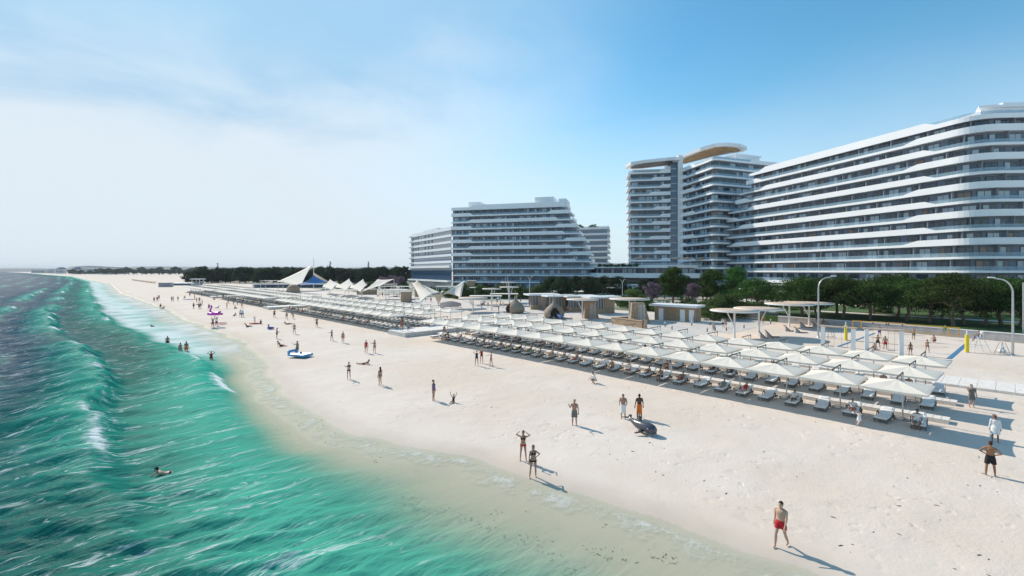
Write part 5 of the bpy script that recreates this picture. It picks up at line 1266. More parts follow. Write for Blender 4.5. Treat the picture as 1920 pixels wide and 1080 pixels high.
    def hair(s, style='short'):
        mb = MB(); ball(mb, s.head+s.Hm @ Vector((0, .036, .046)), .100, (.86, .98, .92), s.Hm); ball(mb, s.head+s.Hm @ Vector((0, .055, -.005)), .078, (1.0, .8, 1.0), s.Hm)
        if style == 'long': capsule(mb, s.head+s.Hm @ Vector((0, .07, 0)), s.head+s.Hm @ Vector((0, .115, -.27)), .075, .055, 10)
        if style == 'bun': ball(mb, s.head+s.Hm @ Vector((0, .09, .08)), .055)
        if style == 'cap': mb.lathe([(.001, .02), (.16, .0), (.16, -.012), (.001, -.01)], 12, 0, s.head+s.Hm @ Vector((0, -.03, .06)))
        return fuse(mb, 'hair', .014, 1)
    def trunks(s, length=.5, inf=.022):
        mb = MB(); s.torso(mb, inf*.55, 0, .30)
        for h, kn, an, sg in s.leg: mb.tube([h+Vector((0, 0, .02)), h.lerp(kn, length*.5), h.lerp(kn, length)], [.090+inf*.5, .088+inf, .078+inf*1.4], 12)
        return fuse(mb, 'shorts', .018, 2)
    def brief(s, inf=.008, hi=.16):
        mb = MB(); s.torso(mb, inf, 0, hi)
        for h, kn, an, sg in s.leg: capsule(mb, h+Vector((0, 0, .02)), h.lerp(kn, .06), .092, .089, 12)
        return fuse(mb, 'swim_brief', .016, 1)
    def top(s):
        mb = MB(); c0 = s.chest+s.T2 @ Vector((0, 0, -.015)); n = 16
        for sg in (-1, 1): ball(mb, s.chest+s.T2 @ Vector((sg*.07, -.088, .01)), .068)
        ring = [c0+s.T2 @ Vector((.150*math.cos(t), .115*math.sin(t), 0)) for t in [2*math.pi*q/n for q in range(n+1)]]; mb.tube(ring, .017, 6, 0, False)
        for sg in (-1, 1): mb.tube([s.chest+s.T2 @ Vector((sg*.07, -.12, .06)), s.neck+s.T2 @ Vector((sg*.075, -.02, .0)), s.chest+s.T2 @ Vector((sg*.07, .10, .05))], .014, 5)
        return fuse(mb, 'bikini_top', .015, 1)
    def onepiece(s):
        mb = MB(); s.torso(mb, .009, 0, .80)
        if s.f:
            for sg in (-1, 1): ball(mb, s.chest+s.T2 @ Vector((sg*.07, -.088, .01)), .066)
        for sg in (-1, 1): mb.tube([s.chest+s.T2 @ Vector((sg*.08, -.11, .05)), s.neck+s.T2 @ Vector((sg*.09, -.01, .0)), s.chest+s.T2 @ Vector((sg*.08, .10, .05))], .016, 5)
        return fuse(mb, 'swimsuit', .016, 1)
    def shirt(s, sleeve=.6, drop=.0, full=False):
        mb = MB(); s.torso(mb, .022, 0 if drop >= 0 else .3, 1)
        for sh, e, w, d, sg in s.arm:
            ball(mb, sh, .074); mb.tube([sh, sh.lerp(e, min(1, sleeve))], [.072, .064], 10)
            if full: mb.tube([e, w], [.066, .07], 10)
        if drop > 0:
            a = s.pel+Vector((0, .01, .05)); mb.tube([a, a-Vector((0, 0, drop*.5)), a-Vector((0, 0, drop))], [.185, .215, .24], 16, 0, True, .8)
        return fuse(mb, 'robe' if full else 'shirt', .018, 2)
    def wrap(s, drop=.55):
        mb = MB(); a = s.pel+Vector((0, .01, .09)); d = Vector((0, 0, -1))
        mb.tube([a, a+d*.12, a+d*drop*.6, a+d*drop], [.165, .190, .185, .195], 18, 0, True, .82); return fuse(mb, 'towel_wrap', .018, 1)
SK = {'fair': (.52, .33, .24), 'tan': (.40, .23, .15), 'olive': (.33, .19, .12), 'dark': (.085, .042, .026), 'brown': (.30, .14, .07)}
for k, c in SK.items(): M['sk_'+k] = mat('skin_'+k, c, .6, noise=.08, nscale=8)
M['eye'] = mat('eyes_and_lips', (.05, .025, .02), .5)
CL = {'red': (.50, .015, .025), 'darkred': (.26, .015, .02), 'orange': (.75, .17, .02), 'white': (.78, .77, .75), 'black': (.012, .012, .014), 'navy': (.015, .025, .06), 'blue': (.04, .09, .32), 'grey': (.17, .16, .15), 'green': (.06, .30, .05),
      'purple': (.16, .10, .28), 'yellow': (.60, .45, .10), 'pink': (.60, .10, .16), 'teal': (.16, .32, .36), 'lightgrey': (.36, .35, .34), 'brownhair': (.055, .025, .014), 'blackhair': (.010, .008, .007), 'redhair': (.24, .07, .025), 'blond': (.36, .22, .09), 'greyhair': (.34, .33, .32)}
for k, c in CL.items(): M['c_'+k] = mat('cloth_'+k if 'hair' not in k else k, c, .85, noise=.12, nscale=14)
ST = dict(
 stand=dict(), relax=dict(legs=[((6, 5), (-4, 4)), ((-6, 7), (-10, 4))], arms=[((2, 12), (14, 6)), ((0, 14), (10, 8))]),
 walk=dict(legs=[((22, 3), (4, 2)), ((-14, 3), (-30, 3))], arms=[((-18, 10), (6, 4)), ((22, 8), (38, 2))], headp=8),
 headhands=dict(arms=[((18, 118), (25, 222)), ((18, 118), (25, 222))], legs=[((2, 6), (-2, 4)), ((-1, 6), (-4, 4))]),
 hiphand=dict(arms=[((2, 10), (8, 4)), ((-22, 48), (20, -58))], legs=[((6, 8), (-2, 6)), ((-4, 4), (-6, 2))]),
 hiphands=dict(arms=[((-18, 46), (18, -58)), ((-18, 46), (18, -58))], legs=[((10, 6), (-6, 4)), ((-4, 6), (-8, 4))], headp=18),
 phone=dict(arms=[((52, 20), (140, -14)), ((0, 12), (8, 6))]),
 camera=dict(arms=[((58, 24), (132, -22)), ((58, 24), (132, -22))]),
 hold=dict(arms=[((14, 14), (72, -30)), ((14, 14), (72, -30))], headp=22),
 reach=dict(arms=[((62, 20), (88, 12)), ((4, 10), (14, 4))], legs=[((10, 5), (-2, 3)), ((-8, 5), (-14, 3))]),
 armsup=dict(arms=[((20, 150), (20, 172)), ((20, 150), (20, 172))]),
 armsout=dict(arms=[((10, 75), (30, 110)), ((10, 75), (30, 110))], legs=[((6, 12), (0, 8)), ((-4, 12), (-6, 8))]),
 overhead=dict(arms=[((0, 165), (0, 185)), ((0, 165), (0, 185))], legs=[((2, 4), (-2, 2)), ((2, 4), (-2, 2))]),
 bent=dict(lean=42, arms=[((60, 8), (50, 4)), ((50, 8), (60, 4))], headp=-10, legs=[((8, 5), (-6, 3)), ((-2, 5), (-6, 3))]),
 crouch=dict(hip=.36, lean=24, arms=[((62, 6), (78, -10)), ((62, 6), (78, -10))], legs=[((100, 10), (-38, 4)), ((84, 10), (-50, 4))]),
 sit=dict(hip=.14, lean=-16, arms=[((-34, 14), (-22, 6)), ((-34, 14), (-22, 6))], legs=[((112, 8), (36, 4)), ((104, 8), (50, 4))]),
 sitlean=dict(hip=.13, lean=-34, arms=[((-26, 16), (-12, 6)), ((-26, 16), (-12, 6))], legs=[((116, 6), (40, 3)), ((94, 6), (80, 3))]),
 sitknees=dict(hip=.14, lean=14, arms=[((66, 8), (70, -18)), ((66, 8), (70, -18))], legs=[((128, 8), (10, 4)), ((124, 8), (14, 4))]),
 sitarms=dict(hip=.14, lean=-8, arms=[((20, 140), (10, 165)), ((20, 140), (10, 165))], legs=[((104, 14), (60, 6)), ((100, 14), (66, 6))]),
 lie=dict(hip=.12, lean=-78, bend=10, headp=20, arms=[((-20, 30), (-10, 10)), ((120, 30), (150, 10))], legs=[((92, 6), (86, 3)), ((108, 6), (62, 3))]),
 prone=dict(hip=.12, lean=76, bend=-10, headp=-40, arms=[((80, 20), (120, -10)), ((80, 20), (120, -10))], legs=[((-90, 7), (-92, 3)), ((-88, 7), (-90, 3))]),
 edge=dict(hip=.50, lean=10, arms=[((34, 8), (58, -10)), ((30, 8), (50, -10))], legs=[((84, 8), (2, 3)), ((80, 8), (-6, 3))]),
 recline=dict(hip=.48, lean=-44, headp=14, arms=[((10, 16), (58, -20)), ((14, 16), (50, -24))], legs=[((96, 7), (78, 3)), ((112, 8), (58, 3))]),
 lounge=dict(hip=.48, lean=-38, headp=10, arms=[((120, 20), (200, -40)), ((10, 14), (40, -10))], legs=[((88, 6), (86, 3)), ((88, 6), (86, 3))]),
 chair=dict(hip=.5, lean=-4, arms=[((28, 10), (64, -10)), ((28, 10), (64, -10))], legs=[((86, 5), (6, 2)), ((82, 5), (0, 2))]),
 dive=dict(hip=.5, lean=62, arms=[((110, 14), (130, 4)), ((110, 14), (130, 4))], legs=[((-4, 5), (-10, 3)), ((6, 5), (-8, 3))]),
 swim=dict(hip=.10, lean=80, bend=-16, headp=-50, arms=[((136, 30), (128, 6)), ((104, 40), (80, -20))], legs=[((-78, 10), (-84, 14)), ((-74, 14), (-86, 16))]),
)
MESH = {}
def piece(pose, fem, what, *a):
    k = (pose, fem, what, a)
    if k not in MESH:
        if (pose, fem) not in MESH: MESH[(pose, fem)] = Body(female=fem, **ST[pose])
        b_ = MESH[(pose, fem)]; MESH[k] = getattr(b_, what)(*a)
    return MESH[k]
NPEOPLE = 0
def person(x, y, z, face, pose, label, skin='fair', fem=False, hair='brownhair', hs_='short', wear=(), sc=1.0, group=None):
    """face = heading in degrees, 0 looks at the camera, +90 looks to the picture's left"""
    global NPEOPLE; NPEOPLE += 1
    d = Vector((-x, -y)).normalized(); a = math.atan2(d.x, -d.y)-R(face)
    if fem: sc *= .955
    first = (pose, fem, 'body', ()) not in MESH
    me = piece(pose, fem, 'body')
    if first or not me.materials:
        me.materials.clear(); me.materials.append(M['sk_fair']); me.materials.append(M['eye'])
    o = place('person', me, None, (x, y, z), a); o.scale = (sc,)*3; tag(o, label, 'person', group)
    o.material_slots[0].link = 'OBJECT'; o.material_slots[0].material = M['sk_'+skin]
    def put(nm, me, m_):
        if not me.materials: me.materials.append(M['c_white'])
        q = place(nm, me, o); q.material_slots[0].link = 'OBJECT'; q.material_slots[0].material = M['c_'+m_]
    if hair: put('hair', piece(pose, fem, 'hair', hs_), hair)
    for w in wear:
        k, c_ = w[0], w[1]; args = w[2:]
        nm = {'trunks': 'shorts', 'brief': 'swim_brief', 'top': 'bikini_top', 'onepiece': 'swimsuit', 'shirt': 'shirt', 'wrap': 'towel_wrap'}[k]
        if k == 'shirt' and len(args) > 2 and args[2]: nm = 'robe'
        put(nm, piece(pose, fem, k, *args), c_)
    return o
def on(px, py, *a, z=None, **k):
    x, y = G(px, py, 0 if z is None else z); zz = float(sand_z(np.array([x]), np.array([y]))[0]) if z is None else z
    return person(x, y, zz, *a, **k)
def bik(c, c2=None): return [('top', c), ('brief', c2 or c)]
T_ = lambda c, l=.5: [('trunks', c, l)]
# the near strollers
on(1464, 1013, 22, 'walk', 'man in bright red swim shorts walking, closest to the viewer at bottom right', skin='fair', hair='blackhair', wear=T_('red', .5))
on(1857, 891, 180, 'hiphands', 'tanned man in black shorts seen from behind with hands on hips', skin='brown', hair='brownhair', wear=T_('black', .75))
on(1866, 829, 180, 'stand', 'person in white bathrobe seen from behind near the right edge', skin='brown', fem=True, hair='redhair', wear=[('shirt', 'white', 1.0, .45, True)])
on(1822, 764, -20, 'phone', 'man in grey shirt and shorts holding a phone beside the end umbrellas', skin='fair', hair='blackhair', wear=[('shirt', 'grey', .6), ('trunks', 'grey', .75)])
on(1168.5, 784, 5, 'hold', 'man in white towel wrap looking down, left of the orange towel man', skin='tan', hair='brownhair', wear=[('wrap', 'white', .62)])
on(1198.7, 784, 165, 'relax', 'dark skinned man in orange towel wrap seen from behind', skin='dark', hair='blackhair', wear=[('wrap', 'orange', .66)])
on(1077, 795, 10, 'phone', 'man in grey brown shorts holding one hand to his face', skin='tan', hair='greyhair', wear=T_('grey', .85))
on(981, 856, 10, 'headhands', 'woman in black bikini top and red bottom with hands on head', skin='tan', fem=True, hair='blackhair', hs_='bun', wear=bik('black', 'red'))
on(1000, 885, -5, 'hiphand', 'woman with long brown hair in black bikini, hand on hip', skin='tan', fem=True, hair='brownhair', hs_='long', wear=bik('black'))
on(1116, 718, 60, 'crouch', 'person in white crouching alone on the open sand', skin='tan', fem=True, hair='redhair', wear=[('shirt', 'white', 1.0, .2)])
on(813, 749, -60, 'stand', 'woman in lilac swimsuit standing beside a sitting child', skin='tan', fem=True, hair='blackhair', wear=[('onepiece', 'purple')])
on(850, 753, 30, 'sitarms', 'child sitting on the sand with both arms raised', skin='tan', fem=True, hair='redhair', wear=[('onepiece', 'navy')], sc=.72)
on(893.7, 685.7, 10, 'headhands', 'woman in navy swimsuit, left of the group of three', skin='fair', fem=True, hair='redhair', wear=[('onepiece', 'navy')])
on(903, 681, 5, 'overhead', 'woman in dark red swimsuit with arms raised, middle of the group of three', skin='fair', fem=True, hair='greyhair', wear=[('onepiece', 'darkred')])
on(920.7, 687, 70, 'reach', 'red haired woman in white top and black bottom, right of the group of three', skin='fair', fem=True, hair='redhair', wear=bik('white', 'black'))
on(1611, 799, 0, 'armsout', 'child in white dress with arms spread in front of the loungers', skin='tan', fem=True, hair='blackhair', wear=[('shirt', 'white', .3, .35)], sc=.62)
on(514.5, 595, -15, 'hiphand', 'man in black shorts with hand on hip, left of two women', skin='tan', hair='brownhair', wear=T_('black', .6))
on(537.5, 599, 10, 'stand', 'woman in grey bikini beside a bending dark haired woman', skin='tan', fem=True, hair='brownhair', wear=bik('grey'))
on(550, 598, 60, 'bent', 'dark haired woman bending forward on the sand', skin='tan', fem=True, hair='blackhair', hs_='long', wear=bik('black'))
on(540, 607.8, -80, 'lie', 'person in dark swimwear lying on the sand', skin='brown', hair='blackhair', wear=T_('black', .5))
on(551.6, 625.4, 15, 'reach', 'man in black briefs holding one arm out', skin='fair', hair='brownhair', wear=[('brief', 'black')])
on(519.2, 633.7, -80, 'hold', 'man in black shorts seen from the side holding a small object', skin='tan', hair='blackhair', wear=T_('black', .55))
on(594, 613.3, 10, 'camera', 'man in grey shorts holding both hands up before his face', skin='tan', hair='brownhair', wear=T_('grey', .8))
on(622, 638.5, 60, 'reach', 'woman in dark bikini holding an arm out, left of the red bikini', skin='tan', fem=True, hair='brownhair', wear=bik('black'))
on(643, 642.7, 170, 'stand', 'woman in red bikini seen from behind, below the planked deck', skin='tan', fem=True, hair='blond', wear=bik('red'))
on(686.5, 661.6, -20, 'relax', 'woman in red swimsuit, left of a pair facing the deck', skin='tan', fem=True, hair='brownhair', wear=[('onepiece', 'red')])
on(702, 661.6, 40, 'phone', 'woman in red bikini with a hand to her head, right of a pair', skin='fair', fem=True, hair='brownhair', hs_='long', wear=bik('red'))
on(526, 647.5, -60, 'sitlean', 'person in dark red swimsuit leaning back on the sand', skin='tan', hair='blackhair', wear=T_('darkred', .6))
on(557, 662.9, 50, 'phone', 'man in grey shorts standing on the blue mattress edge', skin='tan', hair='brownhair', wear=T_('grey', .8))
on(563, 667, -30, 'sitknees', 'child in red sitting on the blue mattress', skin='tan', hair='brownhair', wear=T_('red', .6), sc=.7)
on(654, 709.3, 15, 'camera', 'woman in black bikini holding up a phone near the water', skin='fair', fem=True, hair='redhair', wear=bik('black'))
on(683, 682, -70, 'prone', 'woman in red bikini lying on her front on the sand', skin='brown', fem=True, hair='brownhair', wear=bik('darkred'))
on(712.5, 720.3, 140, 'relax', 'woman with long dark hair in grey bikini bottom, back turned', skin='tan', fem=True, hair='blackhair', hs_='long', wear=bik('grey'))
x, y = G(753, 621, .66); person(x, y, .66, 20, 'stand', 'person in pale red standing on the white deck', 'brown', True, 'blackhair', 'short', bik('pink'))
x, y = G(765.7, 621, .66); person(x, y, .66, -10, 'stand', 'child in white shirt standing on the white deck', 'brown', False, 'brownhair', 'short', [('shirt', 'lightgrey', .6), ('trunks', 'blue', .6)], .8)
# farther strollers
FAR = [(289, 564.7, 'stand', 0, 'grey', 'leftmost of three people standing far along the waterline'), (294.7, 564, 'relax', 0, 'black', 'middle of three people standing far along the waterline'), (298, 561, 'phone', 0, 'navy', 'rightmost of three people standing far along the waterline'),
 (322, 564.7, 'stand', 0, 'grey', 'left one of a close pair far along the waterline'), (325, 564.2, 'hiphand', 1, 'black', 'right one of a close pair far along the waterline'), (333.7, 563.8, 'stand', 1, 'darkred', 'person alone right of the close pair far along the waterline'),
 (346, 558.7, 'sit', 0, 'black', 'person sitting above the light blue board'), (356, 555.5, 'bent', 0, 'black', 'person bending near the lifeguard tower'), (365, 560, 'relax', 0, 'navy', 'left person in the crowd above the blue board'), (369, 567, 'hiphand', 1, 'yellow', 'person in yellow in the crowd near the blue board'), (374, 566.7, 'stand', 0, 'darkred', 'tall person in dark red in the middle of the crowd'),
 (379, 571.7, 'relax', 1, 'black', 'right person of the crowd near the flamingo'), (363, 578, 'stand', 0, 'black', 'person alone left of the flamingo'), (373, 578.7, 'hiphands', 0, 'darkred', 'left of two people above the flamingo'), (376, 578, 'stand', 1, 'grey', 'right of two people above the flamingo'), (378, 555, 'stand', 0, 'grey', 'person near the foot of the lifeguard tower'), (384.7, 551.7, 'relax', 0, 'orange', 'person in orange beside the lifeguard tower'),
 (301, 577.5, 'stand', 1, 'black', 'person standing beside a sitting one at the waterline'), (306, 576.5, 'sitlean', 0, 'black', 'person sitting at the waterline beside a standing one'), (391.7, 581, 'walk', 0, 'grey', 'person walking above the flamingo'), (408, 577.5, 'sitlean', 1, 'black', 'person sitting on the sand right of the flamingo'), (425.5, 579, 'stand', 0, 'black', 'person standing alone right of the flamingo'), (428, 569, 'phone', 0, 'lightgrey', 'person in grey above the person with purple skirt'),
 (418, 560, 'stand', 1, 'brown_', 'person near the far end of the loungers'), (438, 571.7, 'stand', 1, 'purple', 'woman in a purple wrap'), (445, 571, 'hiphand', 0, 'black', 'man in white shirt and black shorts near the purple wrap'), (440, 579, 'sitknees', 0, 'black', 'child sitting below the purple wrap'), (453.5, 577.5, 'hiphands', 1, 'orange', 'woman in orange beside a couple'), (451, 594, 'relax', 0, 'blue', 'man in white shirt and blue shorts, left of a couple'), (455, 594, 'relax', 1, 'blue', 'woman in white shirt and blue skirt, right of a couple'),
 (440, 592, 'sitlean', 1, 'grey', 'person leaning back on the sand left of the couple in blue'), (464, 612, 'sitlean', 0, 'black', 'person leaning back on the sand left of the red board'), (489, 607, 'sitknees', 1, 'grey', 'person sitting hunched right of the red board'), (498, 579, 'stand', 1, 'yellow', 'person before the second lounger block'), (490, 572, 'stand', 1, 'pink', 'person in pink before the loungers'), (402, 562, 'sit', 0, 'black', 'person sitting in the middle distance'), (407, 560, 'stand', 0, 'grey', 'person right of the sitting one in the middle distance')]
for px, py, po, fe, c_, lb_ in FAR:
    fe = bool(fe); c_ = c_.replace('brown_', 'yellow')
    w = bik(c_) if fe and 'wrap' not in lb_ and 'shirt' not in lb_ else T_(c_, .6)
    if 'wrap' in lb_: w = [('top', 'white'), ('wrap', c_, .5)]
    if 'shirt' in lb_: w = [('shirt', 'white', .6)]+T_(c_, .7)
    on(px, py, random.choice((0, 30, -40, 90, 180, -90)), po, lb_, random.choice(('tan', 'brown', 'olive')), fe, random.choice(('blackhair', 'brownhair')), 'short', w)
on(399, 611, 10, 'overhead', 'person in grey carrying the pink flamingo, left one', 'tan', hair='blackhair', wear=T_('grey', .7)); on(406, 609, -10, 'overhead', 'person in white shirt carrying the pink flamingo, right one', 'tan', hair='blackhair', wear=[('shirt', 'white', .5)]+T_('black', .7))
on(477.5, 606, 0, 'overhead', 'child standing on the red board', 'tan', hair='brownhair', wear=[('shirt', 'white', .5)], sc=.75, z=None)
# bathers
def water_z(x, y): return float(Zw.ravel()[np.argmin((V-x)**2+(U-y)**2)])
def bather(px, py, face, pose, label, dip, **k):
    x, y = G(px, py, SEA+.1); wz = water_z(x, y); return person(x, y, wz-dip, face, pose, label, **k)
bather(314, 641, 20, 'relax', 'man standing in the water at the left of four bathers', .72, skin='olive', hair='blackhair', wear=T_('black', .5)); bather(338, 657, 160, 'stand', 'dark haired bather standing waist deep, left of a pair', .62, skin='tan', fem=True, hair='blackhair', wear=bik('grey'))
bather(349.5, 657, -150, 'relax', 'bather in orange shorts standing in the water, right of a pair', .45, skin='brown', hair='blackhair', wear=T_('orange', .7)); bather(396, 672, 0, 'headhands', 'woman in dark red swimsuit standing in the water with hands on head', .72, skin='tan', fem=True, hair='brownhair', wear=[('onepiece', 'darkred')])
bather(290, 611, 70, 'dive', 'bather diving forward into the foam', .55, skin='olive', hair='blackhair', wear=T_('black', .5)); bather(316, 880, 85, 'swim', 'man in black briefs swimming in the teal water', .10, skin='fair', hair='blackhair', wear=[('brief', 'black')])
# sports sand and plaza
PL = [(1646, 652, 'armsout', 180, 0, 'black', 'man in black shorts with arms spread, back turned, inside the right swing frame'), (1707, 667, 'relax', 165, 1, 'black', 'woman with long dark hair in black bikini, back turned, right of the swing frame'), (1739, 661, 'reach', 200, 1, 'black', 'red haired woman in black bikini, back turned, on the court'), (1713, 637, 'camera', 20, 0, 'grey', 'man in grey shorts behind the net with hands raised'), (1753, 642.5, 'crouch', 30, 0, 'black', 'man crouching behind the net at the right'), (1649, 631, 'hiphands', 0, 0, 'blue', 'man in blue shorts behind the net on the left'),
 (1431, 607.5, 'stand', 0, 0, 'red', 'man in red shorts between the round canopies'), (1338, 621.5, 'stand', 10, 1, 'lightgrey', 'woman in a pale wrap in front of the feathery olive tree'), (1355.5, 614, 'relax', -30, 0, 'black', 'man in white shirt and black shorts, left of a pair under the feathery olive tree'), (1360.5, 615.5, 'relax', 40, 1, 'grey', 'woman, right of a pair under the feathery olive tree'), (1294, 604.5, 'stand', 160, 0, 'grey', 'man at the right door of the slatted hut'), (1302, 605.5, 'stand', 170, 1, 'black', 'dark haired woman at the right corner of the slatted hut'),
 (1660, 655, 'relax', 180, 0, 'red', 'man in red shorts behind the umbrellas in the right swing frame'), (1640, 656, 'sit', 180, 0, 'black', 'person sitting low inside the right swing frame')]
for px, py, po, fa, fe, c_, lb_ in PL:
    w = bik(c_) if fe else T_(c_, .6)
    if 'wrap' in lb_: w = [('top', c_), ('wrap', c_, .6)]
    if 'shirt' in lb_: w = [('shirt', 'white', .6)]+T_(c_, .7)
    on(px, py, fa, po, lb_, random.choice(('fair', 'tan')), bool(fe), 'redhair' if 'red haired' in lb_ else 'blackhair', 'long' if 'long' in lb_ else 'short', w, z=0)
x, y = G(1543, 612); person(x, y, .55, -70, 'sitknees', 'person sitting on a grey block beside the left street lamp', 'tan', True, 'brownhair', 'short', [('onepiece', 'darkred')]); q = MB().box((x, y, .28), (1.1, .9, .55), 0, -YAW); tag(q.build('seat_block', M['concrete']), 'grey seat block beside the left street lamp', 'block')
person(UMP.x, UMP.y, 1.52, 70, 'chair', 'umpire in brown shirt and blue trousers on the high chair', 'tan', False, 'greyhair', 'cap', [('shirt', 'grey', 1.0), ('trunks', 'blue', .98)])
x, y = G(1772, 620, 1.32); person(x, y, .88, 20, 'chair', 'man in green shirt sitting on the sea wall behind the net', 'tan', False, 'brownhair', 'short', [('shirt', 'green', .4), ('trunks', 'lightgrey', .7)])
x, y = G(1833, 640, 1.32); person(x, y, 1.13, 160, 'stand', 'person in dark clothes on the lawn by the leftmost lamp', 'tan', False, 'blackhair', 'short', [('shirt', 'navy', .9), ('trunks', 'navy', .95)]) if False else None
x, y = G(1531, 603, 1.13); person(x, y, 1.13, 60, 'stand', 'person in dark clothes standing on the lawn edge behind the left lamp', 'tan', False, 'blackhair', 'short', [('shirt', 'navy', .9), ('trunks', 'navy', .95)])
plaza = ['person walking on the plaza sand by the tall round canopy', 'person standing on the plaza left of the wicker pods', 'person near the low pergola on the plaza', 'person standing between the sails and the kiosks', 'person walking behind the third umbrella row by the Y-shaped sail', 'person in the shade of the Y-shaped sail', 'person standing right of the dark mound', 'person near the pergola frames left of the Y-shaped sail', 'person behind the left wicker pod', 'person walking before the kiosks']
for (px, py), lb_ in zip(((932, 570), (943, 577), (915, 577), (903, 580), (798, 566), (808, 567), (935, 585), (717, 556), (976, 568), (1064, 586)), plaza):
    x, y = G(px, py); fe = random.random() < .5; c_ = random.choice(('black', 'blue', 'red', 'white', 'navy')); person(x, y, 0, random.uniform(-180, 180), random.choice(('stand', 'walk', 'relax')), lb_, 'tan', fe, 'blackhair', 'short', bik(c_) if fe else T_(c_, .6))
# guests on the loungers
random.seed(21); cnt = 0
for bi, ri, i, sd_, x, y in GUESTS:
    pr = ((.76, .45, .34), (.58, .42, .0), (.46, .2, .0))[bi][ri]
    if random.random() > pr: continue
    fe = random.random() < .5; po = random.choice(('recline', 'lounge', 'edge', 'recline')); c_ = random.choice(('black', 'red', 'white', 'green', 'yellow', 'navy', 'pink', 'teal', 'darkred', 'grey')); sk = random.choice(('fair', 'tan', 'tan', 'brown', 'dark' if random.random() < .3 else 'olive')); hr = random.choice(('blackhair', 'brownhair', 'blackhair', 'redhair'))
    side = 'near' if sd_ < 0 else 'far'; rn = ('front', 'middle', 'back')[ri]
    lb_ = f'guest in {dict(darkred="dark red", navy="dark blue").get(c_, c_)} on {side} lounger, {ORD[i]} umbrella from near end, {rn} row, {BLOCKS[bi][2]} block'
    gx, gy = (x-.05, y) if po != 'edge' else (x-.62, y)
    if po == 'lounge': w = bik(c_) if fe else T_(c_, .5)
    else: w = random.choice(([('onepiece', c_)], bik(c_))) if fe else random.choice((T_(c_, .55), T_(c_, .7), [('shirt', 'white', .6)]+T_(c_, .6)))
    d = Vector((-gx, -gy)).normalized(); a = math.atan2(-d.y, -d.x)  # heading so that the figure faces the sea
    face = math.degrees(math.atan2(d.x, -d.y)-math.atan2(-1, 0))+random.uniform(-12, 12)
    person(gx, gy, -.02 if po == 'edge' else -.06, face, po, lb_, sk, fe, hr, 'long' if fe and random.random() < .5 else 'short', w, group='guests on the loungers'); cnt += 1
for (bi_, px, py, lb_) in ((0, 1250, 705, 'woman in dark bikini standing among the front loungers'), (0, 1256, 704, 'woman in white dress standing among the front loungers'), (0, 833, 629, 'dark haired woman standing at the far end of the nearest front row'), (0, 858, 631, 'woman in grey robe standing among the front loungers at the far end')):
    w = bik('black') if 'bikini' in lb_ else [('shirt', 'white' if 'white' in lb_ else 'lightgrey', .4, .4)]
    if 'dark haired' in lb_: w = bik('navy')
    on(px, py, random.choice((20, -30, 160)), 'stand', lb_, 'tan', True, 'blackhair', 'long', w, z=0)

# ------------------------------------------------------------------ inflatables and boards
def loft(mb, rings, n=16, mi=0):
    """rings: (centre, rx, rz) along Y"""
    vs_ = []
    for c, rx, rz in rings:
        for k in range(n): t = 2*math.pi*k/n; vs_.append((c[0]+rx*math.cos(t), c[1], c[2]+rz*math.sin(t)))
    L_ = len(rings); mb.add(vs_, [(i*n+k, i*n+(k+1) % n, (i+1)*n+(k+1) % n, (i+1)*n+k) for i in range(L_-1) for k in range(n)]+[list(range(n))[::-1], list(range((L_-1)*n, L_*n))], mi, True)
M['whale'] = mat('dark_grey_vinyl', (.075, .075, .09), .25, spec=.6); M['whalebelly'] = mat('pale_vinyl', (.55, .53, .53), .25, spec=.6)
x, y = G(1204, 809); r_ = empty('inflatable_whale', (x, y, 0), R(-6), 'dark grey inflatable whale with pale belly lying on the sand', 'inflatable'); r_.scale = (1.0,)*3
b_ = MB(); loft(b_, [((0, -1.02, .30), .05, .05), ((0, -.98, .30), .22, .2), ((0, -.8, .33), .34, .30), ((0, -.45, .36), .40, .35), ((0, 0, .37), .37, .34), ((0, .4, .40), .27, .26), ((0, .75, .50), .16, .16), ((0, 1.0, .62), .09, .09), ((0, 1.08, .66), .03, .03)]); b_.build('body', M['whale'], r_)
b_ = MB(); loft(b_, [((0, -.97, .20), .05, .04), ((0, -.8, .19), .25, .17), ((0, -.4, .18), .33, .18), ((0, .1, .19), .29, .19), ((0, .5, .30), .12, .10)]); b_.build('belly', M['whalebelly'], r_)
def fin(nm, pts, th=.07):
    mb = MB(); n = len(pts); c_ = sum((Vector(p) for p in pts), Vector())/n; nr = (Vector(pts[1])-Vector(pts[0])).cross(Vector(pts[2])-Vector(pts[0])).normalized()*th
    mb.add([*pts, tuple(c_+nr), tuple(c_-nr)], [f for i in range(n) for f in ((i, (i+1) % n, n), ((i+1) % n, i, n+1))], 0, True); return mb.build(nm, M['whale'], r_)
fin('dorsal_fin', [(0, -.05, .62), (0, .05, .85), (0, .22, 1.08), (0, .36, 1.05), (0, .34, .80), (0, .3, .6)])
for s_ in (-1, 1): fin('side_fin', [(s_*.3, -.45, .26), (s_*.55, -.42, .16), (s_*.85, -.15, .08), (s_*.82, 0, .09), (s_*.5, -.05, .18), (s_*.3, -.1, .28)], .06); fin('tail_fluke', [(0, .98, .62), (s_*.25, 1.0, .66), (s_*.5, 1.22, .70), (s_*.42, 1.34, .71), (s_*.12, 1.24, .70), (0, 1.12, .68)], .05)
for s_ in (-1, 1): b_ = MB(); ball(b_, (s_*.335, -.66, .42), .045, (.5, 1, 1)); b_.build('eye', M['whalebelly'], r_)
M['pinkvinyl'] = mat('magenta_vinyl', (.62, .04, .50), .3, spec=.6)
x, y = G(401.5, 610); r_ = empty('flamingo_ring', (x, y, 1.95), -YAW, 'magenta inflatable flamingo ring carried above two heads', 'inflatable')
